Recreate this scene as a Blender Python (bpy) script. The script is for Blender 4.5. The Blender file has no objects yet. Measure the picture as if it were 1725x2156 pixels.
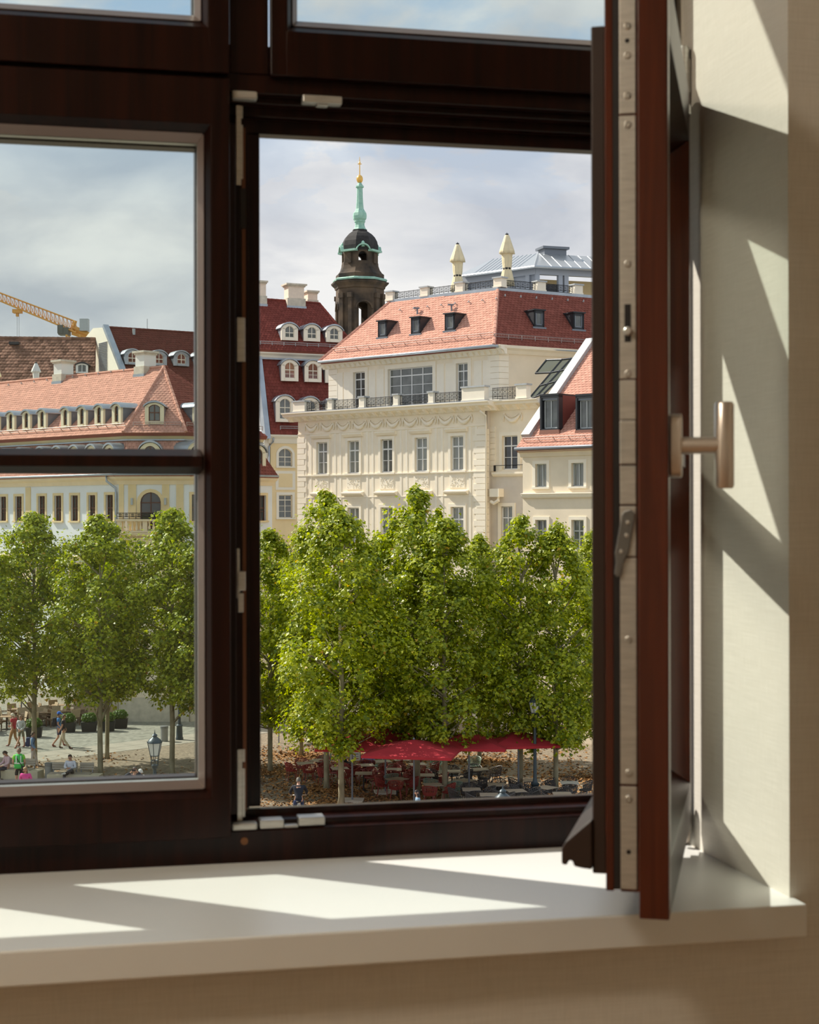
import bpy, bmesh, math, random
import numpy as np
from mathutils import Vector, Matrix
random.seed(7); rng = np.random.default_rng(7)
S = bpy.context.scene
COL = S.collection
R = math.radians

# ------------------------------------------------------------------ camera
# World axes: X along the window wall, Y straight out of the window, Z up, street level at z = 0.
ZC = 11.5                                    # eye height above the square
F, CX, CY, YH = 3300.0, 862.5, 1078.0, 1087.0
YAW, ROLL = math.atan(715/3300), -0.0019
FW = Vector((math.sin(YAW), math.cos(YAW), 0)); RT = Vector((math.cos(YAW), -math.sin(YAW), 0)); UP = Vector((0, 0, 1))
EYE = Vector((0, 0, ZC))
cam_d = bpy.data.cameras.new('camera'); cam = bpy.data.objects.new('camera', cam_d); COL.objects.link(cam)
cam_d.sensor_fit = 'HORIZONTAL'; cam_d.sensor_width = 36; cam_d.lens = F/1725*36
cam_d.shift_y = (YH-CY)/1725
cam_d.clip_start = 0.05; cam_d.clip_end = 3000
cam.matrix_world = Matrix.Translation(EYE) @ Matrix.Rotation(-YAW, 4, 'Z') @ Matrix.Rotation(R(90), 4, 'X') @ Matrix.Rotation(ROLL, 4, 'Z')
cam_d.dof.use_dof = True; cam_d.dof.focus_distance = 78; cam_d.dof.aperture_fstop = 17
S.camera = cam
S.view_settings.view_transform = 'Standard'; S.view_settings.look = 'None'
S.view_settings.gamma = 1; S.view_settings.use_curve_mapping = False
S.view_settings.exposure = 0.0
S.cycles.max_bounces = 10; S.cycles.diffuse_bounces = 5; S.cycles.transparent_max_bounces = 16
S.cycles.caustics_reflective = False; S.cycles.caustics_refractive = False
S.cycles.use_denoising = True

# ------------------------------------------------------------------ world: broken cloud over blue sky
SKY = 0.97
w = bpy.data.worlds.new('sky'); S.world = w; w.use_nodes = True
nt = w.node_tree; nt.nodes.clear(); N = nt.nodes.new; L = nt.links.new
out = N('ShaderNodeOutputWorld'); bg = N('ShaderNodeBackground'); bg.inputs['Strength'].default_value = SKY
tc = N('ShaderNodeTexCoord'); sep = N('ShaderNodeSeparateXYZ'); L(tc.outputs['Generated'], sep.inputs[0])
zz = N('ShaderNodeMath'); zz.operation = 'ADD'; zz.inputs[1].default_value = 0.30; L(sep.outputs['Z'], zz.inputs[0])
zm = N('ShaderNodeMath'); zm.operation = 'MAXIMUM'; zm.inputs[1].default_value = 0.05; L(zz.outputs[0], zm.inputs[0])
dv = N('ShaderNodeVectorMath'); dv.operation = 'DIVIDE'
cmb = N('ShaderNodeCombineXYZ'); [L(zm.outputs[0], cmb.inputs[i]) for i in range(3)]
L(tc.outputs['Generated'], dv.inputs[0]); L(cmb.outputs[0], dv.inputs[1])
def wnoise(scale, detail, rough, off):
    mp = N('ShaderNodeMapping'); mp.inputs['Location'].default_value = off; L(dv.outputs[0], mp.inputs[0])
    n = N('ShaderNodeTexNoise'); n.inputs['Scale'].default_value = scale; n.inputs['Detail'].default_value = detail
    n.inputs['Roughness'].default_value = rough; n.inputs['Distortion'].default_value = 0.25; L(mp.outputs[0], n.inputs['Vector']); return n
n1 = wnoise(3.4, 9, 0.55, (1.7, 4.1, 0.3)); n2 = wnoise(3.6, 6, 0.5, (6.2, 0.4, 2.0))
r1 = N('ShaderNodeValToRGB'); L(n1.outputs['Fac'], r1.inputs[0])        # cloud cover
r1.color_ramp.elements[0].position = 0.40; r1.color_ramp.elements[0].color = (0, 0, 0, 1)
r1.color_ramp.elements[1].position = 0.52; r1.color_ramp.elements[1].color = (1, 1, 1, 1)
r2 = N('ShaderNodeValToRGB'); L(n2.outputs['Fac'], r2.inputs[0])        # bright tops, grey undersides
e = r2.color_ramp.elements; e[0].position = 0.36; e[0].color = (0.57, 0.60, 0.66, 1); e[1].position = 0.64; e[1].color = (0.93, 0.925, 0.91, 1)
m = e.new(0.5); m.color = (0.73, 0.745, 0.775, 1)
# thicker cloud towards the horizon
rz = N('ShaderNodeMapRange'); rz.inputs['From Min'].default_value = 0.18; rz.inputs['From Max'].default_value = 0.34
rz.inputs['To Min'].default_value = 1.0; rz.inputs['To Max'].default_value = 0.0; L(sep.outputs['Z'], rz.inputs[0])
mx = N('ShaderNodeMath'); mx.operation = 'MAXIMUM'; L(r1.outputs[0], mx.inputs[0]); L(rz.outputs[0], mx.inputs[1])
mix = N('ShaderNodeMix'); mix.data_type = 'RGBA'; L(mx.outputs[0], mix.inputs['Factor'])
mix.inputs['A'].default_value = (0.40, 0.60, 0.84, 1); L(r2.outputs[0], mix.inputs['B'])
L(mix.outputs['Result'], bg.inputs['Color']); L(bg.outputs[0], out.inputs['Surface'])

# ------------------------------------------------------------------ sun (low autumn noon sun, from the left of the window)
SUN = Vector((1.23, -1.0, -1.42)).normalized()
sd = bpy.data.lights.new('sun', 'SUN'); sd.energy = 6.2; sd.angle = R(0.55); sd.color = (1.0, 0.93, 0.82)
so = bpy.data.objects.new('sun', sd); COL.objects.link(so); so.rotation_euler = SUN.to_track_quat('-Z', 'Y').to_euler(); so.location = (-30, 30, 60)

# ------------------------------------------------------------------ helpers
def ray(x, y):
    dx, dy = x-CX, y-CY
    dx, dy = dx+ROLL*dy, dy-ROLL*dx
    return FW + RT*(dx/F) - UP*((dy+CY-YH)/F)
def at_depth(x, y, Z): return EYE + ray(x, y)*Z
def at_z(x, y, z=0.0):
    r = ray(x, y); return EYE + r*((z-ZC)/r.z)
def at_plane(x, y, P, n):
    r = ray(x, y); return EYE + r*((P-EYE).dot(n)/r.dot(n))

class MB:
    """collects polygons; build() links them as one mesh object"""
    def __init__(s, M=None): s.v = []; s.f = []; s.M = M
    def add(s, vs, fs):
        b = len(s.v)
        if s.M is not None: vs = [s.M @ Vector(p) for p in vs]
        s.v += [tuple(p) for p in vs]; s.f += [tuple(i+b for i in f) for f in fs]; return s
    def box(s, x0, x1, y0, y1, z0, z1):
        return s.add([(x0,y0,z0),(x1,y0,z0),(x1,y1,z0),(x0,y1,z0),(x0,y0,z1),(x1,y0,z1),(x1,y1,z1),(x0,y1,z1)],
                     [(0,3,2,1),(4,5,6,7),(0,1,5,4),(1,2,6,5),(2,3,7,6),(3,0,4,7)])
    def hexa(s, p): # 8 points: bottom ring 0-3, top ring 4-7
        return s.add(p, [(0,3,2,1),(4,5,6,7),(0,1,5,4),(1,2,6,5),(2,3,7,6),(3,0,4,7)])
    def prism(s, poly, fn, a, b):
        """poly: 2D outline; fn(p, q, t) -> 3D; extruded from t=a to t=b"""
        n = len(poly); vs = [fn(p[0], p[1], a) for p in poly]+[fn(p[0], p[1], b) for p in poly]
        return s.add(vs, [tuple(range(n-1, -1, -1)), tuple(range(n, 2*n))]+[(i, (i+1) % n, n+(i+1) % n, n+i) for i in range(n)])
    def tube(s, path, r, n=6, cap=True, closed=False):
        path = [Vector(p) for p in path]; rr = r if isinstance(r, (list, tuple)) else [r]*len(path)
        vs = []; m = len(path)
        for i, p in enumerate(path):
            if closed: t = path[(i+1) % m]-path[i-1]
            else: t = path[min(i+1, m-1)]-path[max(i-1, 0)]
            t = t.normalized() if t.length > 1e-9 else Vector((0, 0, 1))
            a = t.orthogonal().normalized() if abs(t.z) > 0.9 else Vector((0, 0, 1)).cross(t).normalized()
            if abs(t.z) > 0.9: a = (Vector((1, 0, 0))-t*t.x).normalized()
            b = t.cross(a)
            vs += [p+(a*math.cos(2*math.pi*k/n)+b*math.sin(2*math.pi*k/n))*rr[i] for k in range(n)]
        fs = []
        for i in range(m if closed else m-1):
            j = (i+1) % m
            fs += [(i*n+k, i*n+(k+1) % n, j*n+(k+1) % n, j*n+k) for k in range(n)]
        if cap and not closed: fs += [tuple(range(n-1, -1, -1)), tuple(range((m-1)*n, m*n))]
        return s.add(vs, fs)
    def lathe(s, prof, c=(0, 0, 0), n=12, ax=None, rot=0.0, sq=None):
        """prof: (radius, height) pairs; sq scales the radius per angle"""
        vs = []; c = Vector(c)
        for r_, h in prof:
            for k in range(n):
                a = 2*math.pi*k/n+rot; q = r_*(sq(a) if sq else 1)
                p = Vector((q*math.cos(a), q*math.sin(a), h))
                vs.append(c+(ax @ p if ax is not None else p))
        m = len(prof); fs = [(i*n+k, i*n+(k+1) % n, (i+1)*n+(k+1) % n, (i+1)*n+k) for i in range(m-1) for k in range(n)]
        fs += [tuple(range(n-1, -1, -1)), tuple(range((m-1)*n, m*n))]
        return s.add(vs, fs)
    def ball(s, c, r, n=8, m=6, sc=(1, 1, 1)):
        c = Vector(c); prof = []
        vs = [c+Vector((0, 0, -r*sc[2]))]
        for i in range(1, m):
            t = math.pi*i/m-math.pi/2
            vs += [c+Vector((r*math.cos(t)*math.cos(2*math.pi*k/n)*sc[0], r*math.cos(t)*math.sin(2*math.pi*k/n)*sc[1], r*math.sin(t)*sc[2])) for k in range(n)]
        vs.append(c+Vector((0, 0, r*sc[2]))); q = len(vs)-1
        fs = [(0, 1+(k+1) % n, 1+k) for k in range(n)]
        for i in range(m-2): fs += [(1+i*n+k, 1+i*n+(k+1) % n, 1+(i+1)*n+(k+1) % n, 1+(i+1)*n+k) for k in range(n)]
        fs += [(q, 1+(m-2)*n+k, 1+(m-2)*n+(k+1) % n) for k in range(n)]
        return s.add(vs, fs)
    def build(s, name, mat, parent=None, smooth=False, origin=None, bevel=0, **props):
        me = bpy.data.meshes.new(name)
        v = s.v if origin is None else [(p[0]-origin[0], p[1]-origin[1], p[2]-origin[2]) for p in s.v]
        me.from_pydata(v, [], s.f); me.update()
        if smooth: me.shade_smooth() if smooth is True else me.set_sharp_from_angle(angle=R(smooth)) if False else None
        if smooth and smooth is not True:
            me.shade_smooth(); me.set_sharp_from_angle(angle=R(smooth))
        if mat: me.materials.append(mat)
        return link(name, me, parent, bevel, **props)
def link(name, me, parent=None, bevel=0, **props):
    o = bpy.data.objects.new(name, me); COL.objects.link(o)
    if parent is not None: o.parent = parent
    if bevel:
        b = o.modifiers.new('edge', 'BEVEL'); b.width = bevel; b.segments = 2; b.limit_method = 'ANGLE'; b.angle_limit = R(40)
    for k, v in props.items(): o[k] = v
    return o
def thing(name, label, cat, loc=(0, 0, 0), rz=0.0, group=None, kind=None):
    o = bpy.data.objects.new(name, None); COL.objects.link(o); o.location = loc; o.rotation_euler = (0, 0, rz); o.empty_display_size = 0.1
    if label: o['label'] = label
    if cat: o['category'] = cat
    if group: o['group'] = group
    if kind: o['kind'] = kind
    return o
def kids(o): return CH.get(o.name, [])
def dup(root, loc, rz, label=None, group=None, scale=1.0):
    """copy of a thing with copies of its parts and sub-parts (shared meshes)"""
    r = root.copy(); COL.objects.link(r); r.location = loc; r.rotation_euler = (0, 0, rz); r.scale = (scale,)*3
    if label: r['label'] = label
    if group: r['group'] = group
    def rec(src, dst):
        for ch in list(src.children):
            c = ch.copy(); COL.objects.link(c); c.parent = dst; rec(ch, c)
    rec(root, r); return r

# ------------------------------------------------------------------ materials
def mat(name, col, rough=0.6, metal=0.0, spec=0.4, var=0.0, vscale=6.0, bump=0.0, bscale=40.0, col2=None, island=0.0, coat=0.0, stretch=None, emit=None):
    m = bpy.data.materials.new(name); m.use_nodes = True; t = m.node_tree; p = t.nodes['Principled BSDF']
    p.inputs['Roughness'].default_value = rough; p.inputs['Metallic'].default_value = metal; p.inputs['Specular IOR Level'].default_value = spec
    p.inputs['Base Color'].default_value = (*col, 1)
    if coat: p.inputs['Coat Weight'].default_value = coat; p.inputs['Coat Roughness'].default_value = 0.15
    def vec():
        c = t.nodes.new('ShaderNodeTexCoord')
        if stretch:
            mp = t.nodes.new('ShaderNodeMapping'); mp.inputs['Scale'].default_value = stretch; t.links.new(c.outputs['Object'], mp.inputs[0]); return mp.outputs[0]
        return c.outputs['Object']
    src = None
    if var or col2:
        n = t.nodes.new('ShaderNodeTexNoise'); n.inputs['Scale'].default_value = vscale; n.inputs['Detail'].default_value = 6; t.links.new(vec(), n.inputs['Vector'])
        r = t.nodes.new('ShaderNodeValToRGB'); t.links.new(n.outputs['Fac'], r.inputs[0])
        a = col if col2 else tuple(max(0, c*(1-var)) for c in col); b = col2 if col2 else tuple(min(1, c*(1+var)) for c in col)
        r.color_ramp.elements[0].position = 0.3; r.color_ramp.elements[1].position = 0.7
        r.color_ramp.elements[0].color = (*a, 1); r.color_ramp.elements[1].color = (*b, 1); src = r.outputs[0]
    if island:
        g = t.nodes.new('ShaderNodeNewGeometry'); hs = t.nodes.new('ShaderNodeHueSaturation')
        mr = t.nodes.new('ShaderNodeMapRange'); t.links.new(g.outputs['Random Per Island'], mr.inputs[0])
        mr.inputs['To Min'].default_value = 1-island; mr.inputs['To Max'].default_value = 1+island; t.links.new(mr.outputs[0], hs.inputs['Value'])
        if src: t.links.new(src, hs.inputs['Color'])
        else: hs.inputs['Color'].default_value = (*col, 1)
        src = hs.outputs[0]
    if src: t.links.new(src, p.inputs['Base Color'])
    if bump:
        n = t.nodes.new('ShaderNodeTexNoise'); n.inputs['Scale'].default_value = bscale; n.inputs['Detail'].default_value = 5; t.links.new(vec(), n.inputs['Vector'])
        b = t.nodes.new('ShaderNodeBump'); b.inputs['Strength'].default_value = bump; b.inputs['Distance'].default_value = 0.02
        t.links.new(n.outputs['Fac'], b.inputs['Height']); t.links.new(b.outputs[0], p.inputs['Normal'])
    if emit: p.inputs['Emission Color'].default_value = (*emit[:3], 1); p.inputs['Emission Strength'].default_value = emit[3]
    return m
def wood(name, c1, c2, rough=0.32, spec=0.3):
    m = bpy.data.materials.new(name); m.use_nodes = True; t = m.node_tree; p = t.nodes['Principled BSDF']; p.inputs['Roughness'].default_value = rough; p.inputs['Specular IOR Level'].default_value = spec
    c = t.nodes.new('ShaderNodeTexCoord'); mp = t.nodes.new('ShaderNodeMapping'); mp.inputs['Scale'].default_value = (60, 60, 2.5); t.links.new(c.outputs['Object'], mp.inputs[0])
    n = t.nodes.new('ShaderNodeTexNoise'); n.inputs['Scale'].default_value = 1.0; n.inputs['Detail'].default_value = 8; n.inputs['Distortion'].default_value = 0.6; t.links.new(mp.outputs[0], n.inputs['Vector'])
    r = t.nodes.new('ShaderNodeValToRGB'); r.color_ramp.elements[0].position = 0.3; r.color_ramp.elements[1].position = 0.75
    r.color_ramp.elements[0].color = (*c1, 1); r.color_ramp.elements[1].color = (*c2, 1); t.links.new(n.outputs['Fac'], r.inputs[0]); t.links.new(r.outputs[0], p.inputs['Base Color'])
    b = t.nodes.new('ShaderNodeBump'); b.inputs['Strength'].default_value = 0.06; b.inputs['Distance'].default_value = 0.002
    t.links.new(n.outputs['Fac'], b.inputs['Height']); t.links.new(b.outputs[0], p.inputs['Normal']); return m
def fabric(name, c1, c2):
    m = bpy.data.materials.new(name); m.use_nodes = True; t = m.node_tree; p = t.nodes['Principled BSDF']; p.inputs['Roughness'].default_value = 0.9; p.inputs['Specular IOR Level'].default_value = 0.1
    c = t.nodes.new('ShaderNodeTexCoord'); fac = []
    for sc in ((14, 14, 650), (900, 900, 30)):
        mp = t.nodes.new('ShaderNodeMapping'); mp.inputs['Scale'].default_value = sc; t.links.new(c.outputs['Object'], mp.inputs[0])
        n = t.nodes.new('ShaderNodeTexNoise'); n.inputs['Scale'].default_value = 1; n.inputs['Detail'].default_value = 3; t.links.new(mp.outputs[0], n.inputs['Vector']); fac.append(n.outputs['Fac'])
    a = t.nodes.new('ShaderNodeMath'); a.operation = 'ADD'; t.links.new(fac[0], a.inputs[0]); t.links.new(fac[1], a.inputs[1])
    h = t.nodes.new('ShaderNodeMath'); h.operation = 'MULTIPLY'; h.inputs[1].default_value = 0.5; t.links.new(a.outputs[0], h.inputs[0])
    r = t.nodes.new('ShaderNodeValToRGB'); r.color_ramp.elements[0].position = 0.35; r.color_ramp.elements[1].position = 0.65
    r.color_ramp.elements[0].color = (*c1, 1); r.color_ramp.elements[1].color = (*c2, 1); t.links.new(h.outputs[0], r.inputs[0]); t.links.new(r.outputs[0], p.inputs['Base Color'])
    b = t.nodes.new('ShaderNodeBump'); b.inputs['Strength'].default_value = 0.25; b.inputs['Distance'].default_value = 0.001
    t.links.new(h.outputs[0], b.inputs['Height']); t.links.new(b.outputs[0], p.inputs['Normal']); return m
def glass(name, tint, rmul=1.0):
    m = bpy.data.materials.new(name); m.use_nodes = True; t = m.node_tree; t.nodes.clear()
    o = t.nodes.new('ShaderNodeOutputMaterial'); mx = t.nodes.new('ShaderNodeMixShader'); tr = t.nodes.new('ShaderNodeBsdfTransparent'); gl = t.nodes.new('ShaderNodeBsdfGlossy')
    lw = t.nodes.new('ShaderNodeLayerWeight'); lw.inputs['Blend'].default_value = 0.5
    pw = t.nodes.new('ShaderNodeMath'); pw.operation = 'POWER'; pw.inputs[1].default_value = 5.0; t.links.new(lw.outputs['Facing'], pw.inputs[0])
    fr = t.nodes.new('ShaderNodeMath'); fr.operation = 'MULTIPLY_ADD'; fr.inputs[1].default_value = 0.9; fr.inputs[2].default_value = 0.03; t.links.new(pw.outputs[0], fr.inputs[0])
    tr.inputs['Color'].default_value = (*tint, 1); gl.inputs['Roughness'].default_value = 0.0; gl.inputs['Color'].default_value = (rmul, rmul, rmul, 1)
    t.links.new(fr.outputs[0], mx.inputs[0]); t.links.new(tr.outputs[0], mx.inputs[1]); t.links.new(gl.outputs[0], mx.inputs[2]); t.links.new(mx.outputs[0], o.inputs['Surface']); return m

MAHOG = wood('mahogany', (0.0060, 0.0015, 0.0009), (0.021, 0.0048, 0.0024), 0.30, 0.20)
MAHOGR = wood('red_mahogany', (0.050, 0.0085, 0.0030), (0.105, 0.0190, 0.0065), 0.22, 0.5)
BEADM = mat('glazing_bead', (0.23, 0.175, 0.155), 0.30, 0.5)
BLACKP = mat('dark_profile', (0.030, 0.016, 0.012), 0.45)
SEAL = mat('black_seal', (0.012, 0.010, 0.010), 0.6)
STEEL = mat('brushed_steel', (0.52, 0.51, 0.48), 0.42, 0.75, var=0.12, vscale=30, stretch=(1, 1, 8))
GUN = mat('gunmetal', (0.20, 0.20, 0.20), 0.35, 0.8)
NICKEL = mat('satin_nickel', (0.66, 0.60, 0.55), 0.33, 0.9)
WALLP = fabric('woven_wallpaper', (0.595, 0.565, 0.500), (0.685, 0.655, 0.590))
SILLM = mat('white_sill', (0.73, 0.735, 0.715), 0.35, var=0.03, vscale=3)
GLASS = glass('window_glass', (0.905, 0.940, 0.925))
PLASTER = mat('room_plaster', (0.80, 0.77, 0.70), 0.8)
OAK = mat('oak_floor', (0.36, 0.22, 0.12), 0.5, var=0.3, vscale=4, stretch=(1, 12, 1))
STUCCO = mat('outer_stucco', (0.7, 0.62, 0.5), 0.9)

# ------------------------------------------------------------------ the room shell
V0, V1, VF = 2.047, 2.66, 2.441              # inner wall face, outer wall face, inner face of the window frame
UJ = 0.991                                    # right jamb
UL, ZB, ZT = -1.10, -0.585, 1.47
FL, CE = -1.45, 1.75
def zr(z): return z+ZC
wf = MB()
wf.box(-2.6, UL, V0, V1, zr(FL), zr(CE)); wf.box(UJ, 2.4, V0, V1, zr(FL), zr(CE))
wf.box(UL, UJ, V0, V1, zr(FL), zr(ZB)); wf.box(UL, UJ, V0, V1, zr(ZT), zr(CE))
wf.build('wall_front', WALLP, kind='structure', label='taupe woven wallpaper wall around the window opening', category='wall')
def shell(name, mb, m, label): mb.build(name, m, kind='structure', label=label, category='wall' if 'wall' in name else name)
shell('wall_left', MB().box(-2.7, -2.6, -2.6, V1, zr(FL), zr(CE)), PLASTER, 'plain plaster wall on the left of the room')
shell('wall_right', MB().box(2.4, 2.5, -2.6, V1, zr(FL), zr(CE)), PLASTER, 'plain plaster wall on the right of the room')
shell('wall_back', MB().box(-2.7, 2.5, -2.7, -2.6, zr(FL), zr(CE)), PLASTER, 'plain plaster wall behind the viewer')
shell('floor', MB().box(-2.7, 2.5, -2.7, V1, zr(FL-0.1), zr(FL)), OAK, 'oak board floor of the room')
shell('ceiling', MB().box(-2.7, 2.5, -2.7, V1, zr(CE), zr(CE+0.1)), PLASTER, 'plain plaster ceiling of the room')
MB().box(UL, 0.999, 2.008, 2.47, zr(ZB), zr(-0.539)).build('window_sill', SILLM, bevel=0.003, kind='structure', label='deep white window sill board under the casement', category='sill')

# ------------------------------------------------------------------ fixed window frame
fr = thing('trim_1', 'dark mahogany fixed window frame with transom and stepped rebates', 'window frame', (0, 0, ZC), kind='structure')
fu = lambda p, q, t: (t, p, q)               # (v, z) outline extruded along u
fz = lambda p, q, t: (p, q, t)               # (u, v) outline extruded along z
MB().prism([(2.441,-.545),(2.441,-.489),(2.456,-.486),(2.456,-.477),(2.484,-.474),(2.484,-.464),(2.532,-.470),(2.532,-.545)], fu, UL, UJ).build('bottom_rail', MAHOG, fr, bevel=0.002)
MB().prism([(2.441,.661),(2.441,.735),(2.532,.735),(2.532,.6125),(2.502,.6125),(2.502,.635),(2.482,.635),(2.482,.650),(2.460,.650),(2.460,.661)], fu, UL, UJ).build('transom', MAHOG, fr, bevel=0.0015)
MB().prism([(2.441,1.30),(2.441,1.47),(2.532,1.47),(2.532,1.30)], fu, UL, UJ).build('top_rail', MAHOG, fr, bevel=0.002)
MB().prism([(0.215,2.441),(0.2526,2.441),(0.2526,2.462),(0.2705,2.462),(0.2705,2.488),(0.278,2.488),(0.278,2.500),(0.2975,2.500),(0.2975,2.532),(0.215,2.532)], fz, -.4635, .612).build('centre_post', MAHOG, fr, bevel=0.0015)
MB().prism([(0.2437,2.437),(0.304,2.437),(0.304,2.532),(0.2437,2.532)], fz, .690, 1.30).build('upper_post', MAHOG, fr, bevel=0.0015)
MB().prism([(0.930,2.441),(UJ,2.441),(UJ,2.532),(0.892,2.532),(0.892,2.500),(0.908,2.500),(0.908,2.482),(0.918,2.482),(0.918,2.462),(0.930,2.462)], fz, -.4635, .612).build('right_post', MAHOG, fr, bevel=0.0015)
MB().prism([(0.955,2.441),(UJ,2.441),(UJ,2.532),(0.955,2.532)], fz, .735, 1.30).build('upper_right_post', MAHOG, fr, bevel=0.0015)
MB().prism([(-.315,2.441),(-.23,2.441),(-.23,2.532),(-.315,2.532)], fz, -.4635, 1.30).build('left_post', MAHOG, fr, bevel=0.0015)
MB().prism([(UL,2.441),(-1.03,2.441),(-1.03,2.532),(UL,2.532)], fz, -.4635, 1.30).build('left_post', MAHOG, fr, bevel=0.0015)
MB().box(.2648, .2703, 2.4600, 2.4625, -.462, .611).build('lit_strip', mat('lit_step_brown', (0.13, 0.042, 0.012), 0.5), fr)  # strip added in the colour of the sunlit step on the post
# lock strikes and keeps seen in the rebate
def strike(z0, z1, u0=.2555, u1=.2695, v=2.462, d=.004):
    m = MB(); m.box(u0, u0+.008, v-d, v, z0, z1); m.box(u0+.008, u1, v-d*.6, v, z0+.01, z1-.03); m.box(u0+.008, u1, v-d*.6, v, z1-.02, z1)
    m.build('strike_plate', STEEL, fr, bevel=0.0008)
strike(.52, .645, u1=.2665); strike(-.482, -.365, u1=.2680)
MB().box(.256, .2690, 2.457, 2.462, .243, .312).build('strike_plate', STEEL, fr, bevel=0.001)
MB().box(.262, .2705, 2.458, 2.462, .452, .515).build('seal_strip', SEAL, fr)
m = MB(); m.box(.257, .2690, 2.456, 2.462, -.116, -.086); m.box(.257, .266, 2.457, 2.462, -.150, -.120); m.box(.2550, .2600, 2.458, 2.462, -.128, -.05)
m.build('strike_plate', STEEL, fr, bevel=0.001)
m = MB(); m.box(.245, .285, 2.438, 2.470, -.4885, -.4775); m.build('corner_keep', STEEL, fr, bevel=0.003)
m = MB(); m.box(.289, .327, 2.440, 2.470, -.4880, -.4745); m.box(.350, .392, 2.440, 2.470, -.4860, -.4725); m.box(.327, .350, 2.440, 2.470, -.4880, -.4835); m.build('corner_keep', STEEL, fr, bevel=0.003)
m = MB(); m.box(.247, .287, 2.437, 2.458, .6500, .6630); m.build('corner_keep', STEEL, fr, bevel=0.003)
m = MB(); m.box(.358, .421, 2.437, 2.458, .6500, .6625); m.box(.381, .400, 2.440, 2.458, .6470, .651); m.build('corner_keep', STEEL, fr, bevel=0.003)
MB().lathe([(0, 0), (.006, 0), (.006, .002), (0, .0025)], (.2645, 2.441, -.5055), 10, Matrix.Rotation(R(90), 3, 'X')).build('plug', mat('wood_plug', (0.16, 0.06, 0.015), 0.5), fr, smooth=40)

# ------------------------------------------------------------------ sashes (local axes: x along the sash, y outward from its inner face, z up)
def bar(poly_fn, name, parent, m=MAHOG, bevel=0.0015): return poly_fn.build(name, m, parent, bevel=bevel)
def sash(root, x0, x1, z0, z1, st, rb, rt_, lip, dep, munt=None, ov=0.0):
    """closed casement: stiles, rails, bevelled glazing edge, spacer, panes"""
    g0, g1 = .030, .056                      # glass unit
    def stile(xo, s):
        P = [(xo, 0), (xo+s*(st-.020), 0), (xo+s*(st-.002), .028), (xo+s*(st-.002), g0), (xo+s*(st-.008), g0), (xo+s*(st-.008), g1), (xo+s*st, g1), (xo+s*st, dep), (xo+s*ov, dep), (xo+s*ov, lip), (xo, lip)]
        MB().prism(P, fz, z0, z1).build('stile', MAHOG, root, bevel=0.0015)
    stile(x0, 1); stile(x1, -1)
    def bead(): 
        e_ = .0012
        for xo, s in ((x0, 1), (x1, -1)):
            p, q = (xo+s*(st-.011), .014), (xo+s*(st-.002), .028); MB().prism([p, q, (q[0]+s*e_, q[1]-e_), (p[0]+s*e_, p[1]-e_)], fz, z0+rb-.012, z1-rt_+.012).build('glazing_bead', BEADM, root)
        for zo, s, h in ((z0, 1, rb), (z1, -1, rt_)):
            p, q = (.014, zo+s*(h-.014)), (.028, zo+s*(h-.002)); MB().prism([p, q, (q[0]-e_, q[1]+s*e_), (p[0]-e_, p[1]+s*e_)], fu, x0+st-.008, x1-st+.008).build('glazing_bead', BEADM, root)
    bead()
    def rail(zo, s, h):
        P = [(0, zo), (0, zo+s*(h-.026)), (.028, zo+s*(h-.002)), (g0, zo+s*(h-.002)), (g0, zo+s*(h-.008)), (g1, zo+s*(h-.008)), (g1, zo+s*h), (dep, zo+s*h), (dep, zo+s*ov), (lip, zo+s*ov), (lip, zo)]
        MB().prism(P, fu, x0+st-.022, x1-st+.022).build('rail', MAHOG, root, bevel=0.0015)
    rail(z0, 1, rb); rail(z1, -1, rt_)
    a, b, c, d = x0+st-.008, x1-st+.008, z0+rb-.008, z1-rt_+.008
    sp = MB(); t = .006
    sp.box(a, a+t, g0+.006, g1-.006, c, d); sp.box(b-t, b, g0+.006, g1-.006, c, d); sp.box(a+t, b-t, g0+.006, g1-.006, c, c+t); sp.box(a+t, b-t, g0+.006, g1-.006, d-t, d)
    sp.build('glazing_spacer', STEEL, root)
    MB().box(a, b, g0+.001, g0+.005, c, d).build('pane', GLASS, root)
    if munt:
        mz0, mz1 = munt; zc = (mz0+mz1)/2
        MB().prism([(.002, zc-.008), (.002, zc+.008), (.024, mz1), (g0, mz1), (g0, mz0), (.024, mz0)], fu, x0+st-.006, x1-st+.006).build('muntin', MAHOG, root, bevel=0.0012)
        MB().prism([(g0+.006, mz0+.006), (g0+.006, mz1-.006), (dep-.004, zc+.010), (dep-.004, zc-.010)], fu, x0+st-.006, x1-st+.006).build('muntin', MAHOG, root, bevel=0.0012)

VS = 2.423
w2 = thing('window_2', 'closed left casement of dark wood with one horizontal glazing bar', 'window', (0, VS, ZC), kind='structure')
sash(w2, -.245, .242, -.4957, .676, .049, .0880, .0970, .018, .088, munt=(.0655, .1045), ov=.020)
w3 = thing('window_3', 'closed upper left transom light of dark wood', 'window', (0, VS, ZC), kind='structure')
sash(w3, -.245, .242, .684, 1.335, .053, .095, .055, .018, .088, ov=.02)
w5 = thing('window_5', 'closed far left casement of dark wood beyond the post', 'window', (0, VS, ZC), kind='structure')
sash(w5, -1.05, -.30, -.4957, .676, .053, .0917, .1020, .018, .088, munt=(.068, .104), ov=.020)
w6 = thing('window_6', 'closed far left transom light of dark wood beyond the post', 'window', (0, VS, ZC), kind='structure')
sash(w6, -1.05, -.30, .684, 1.335, .053, .095, .055, .018, .088, ov=.02)
w4 = thing('window_4', 'closed upper right transom light above the open casement', 'window', (0, VS, ZC), kind='structure')
sash(w4, .306, .975, .686, 1.335, .046, .095, .055, .018, .088, ov=.018)

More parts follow.
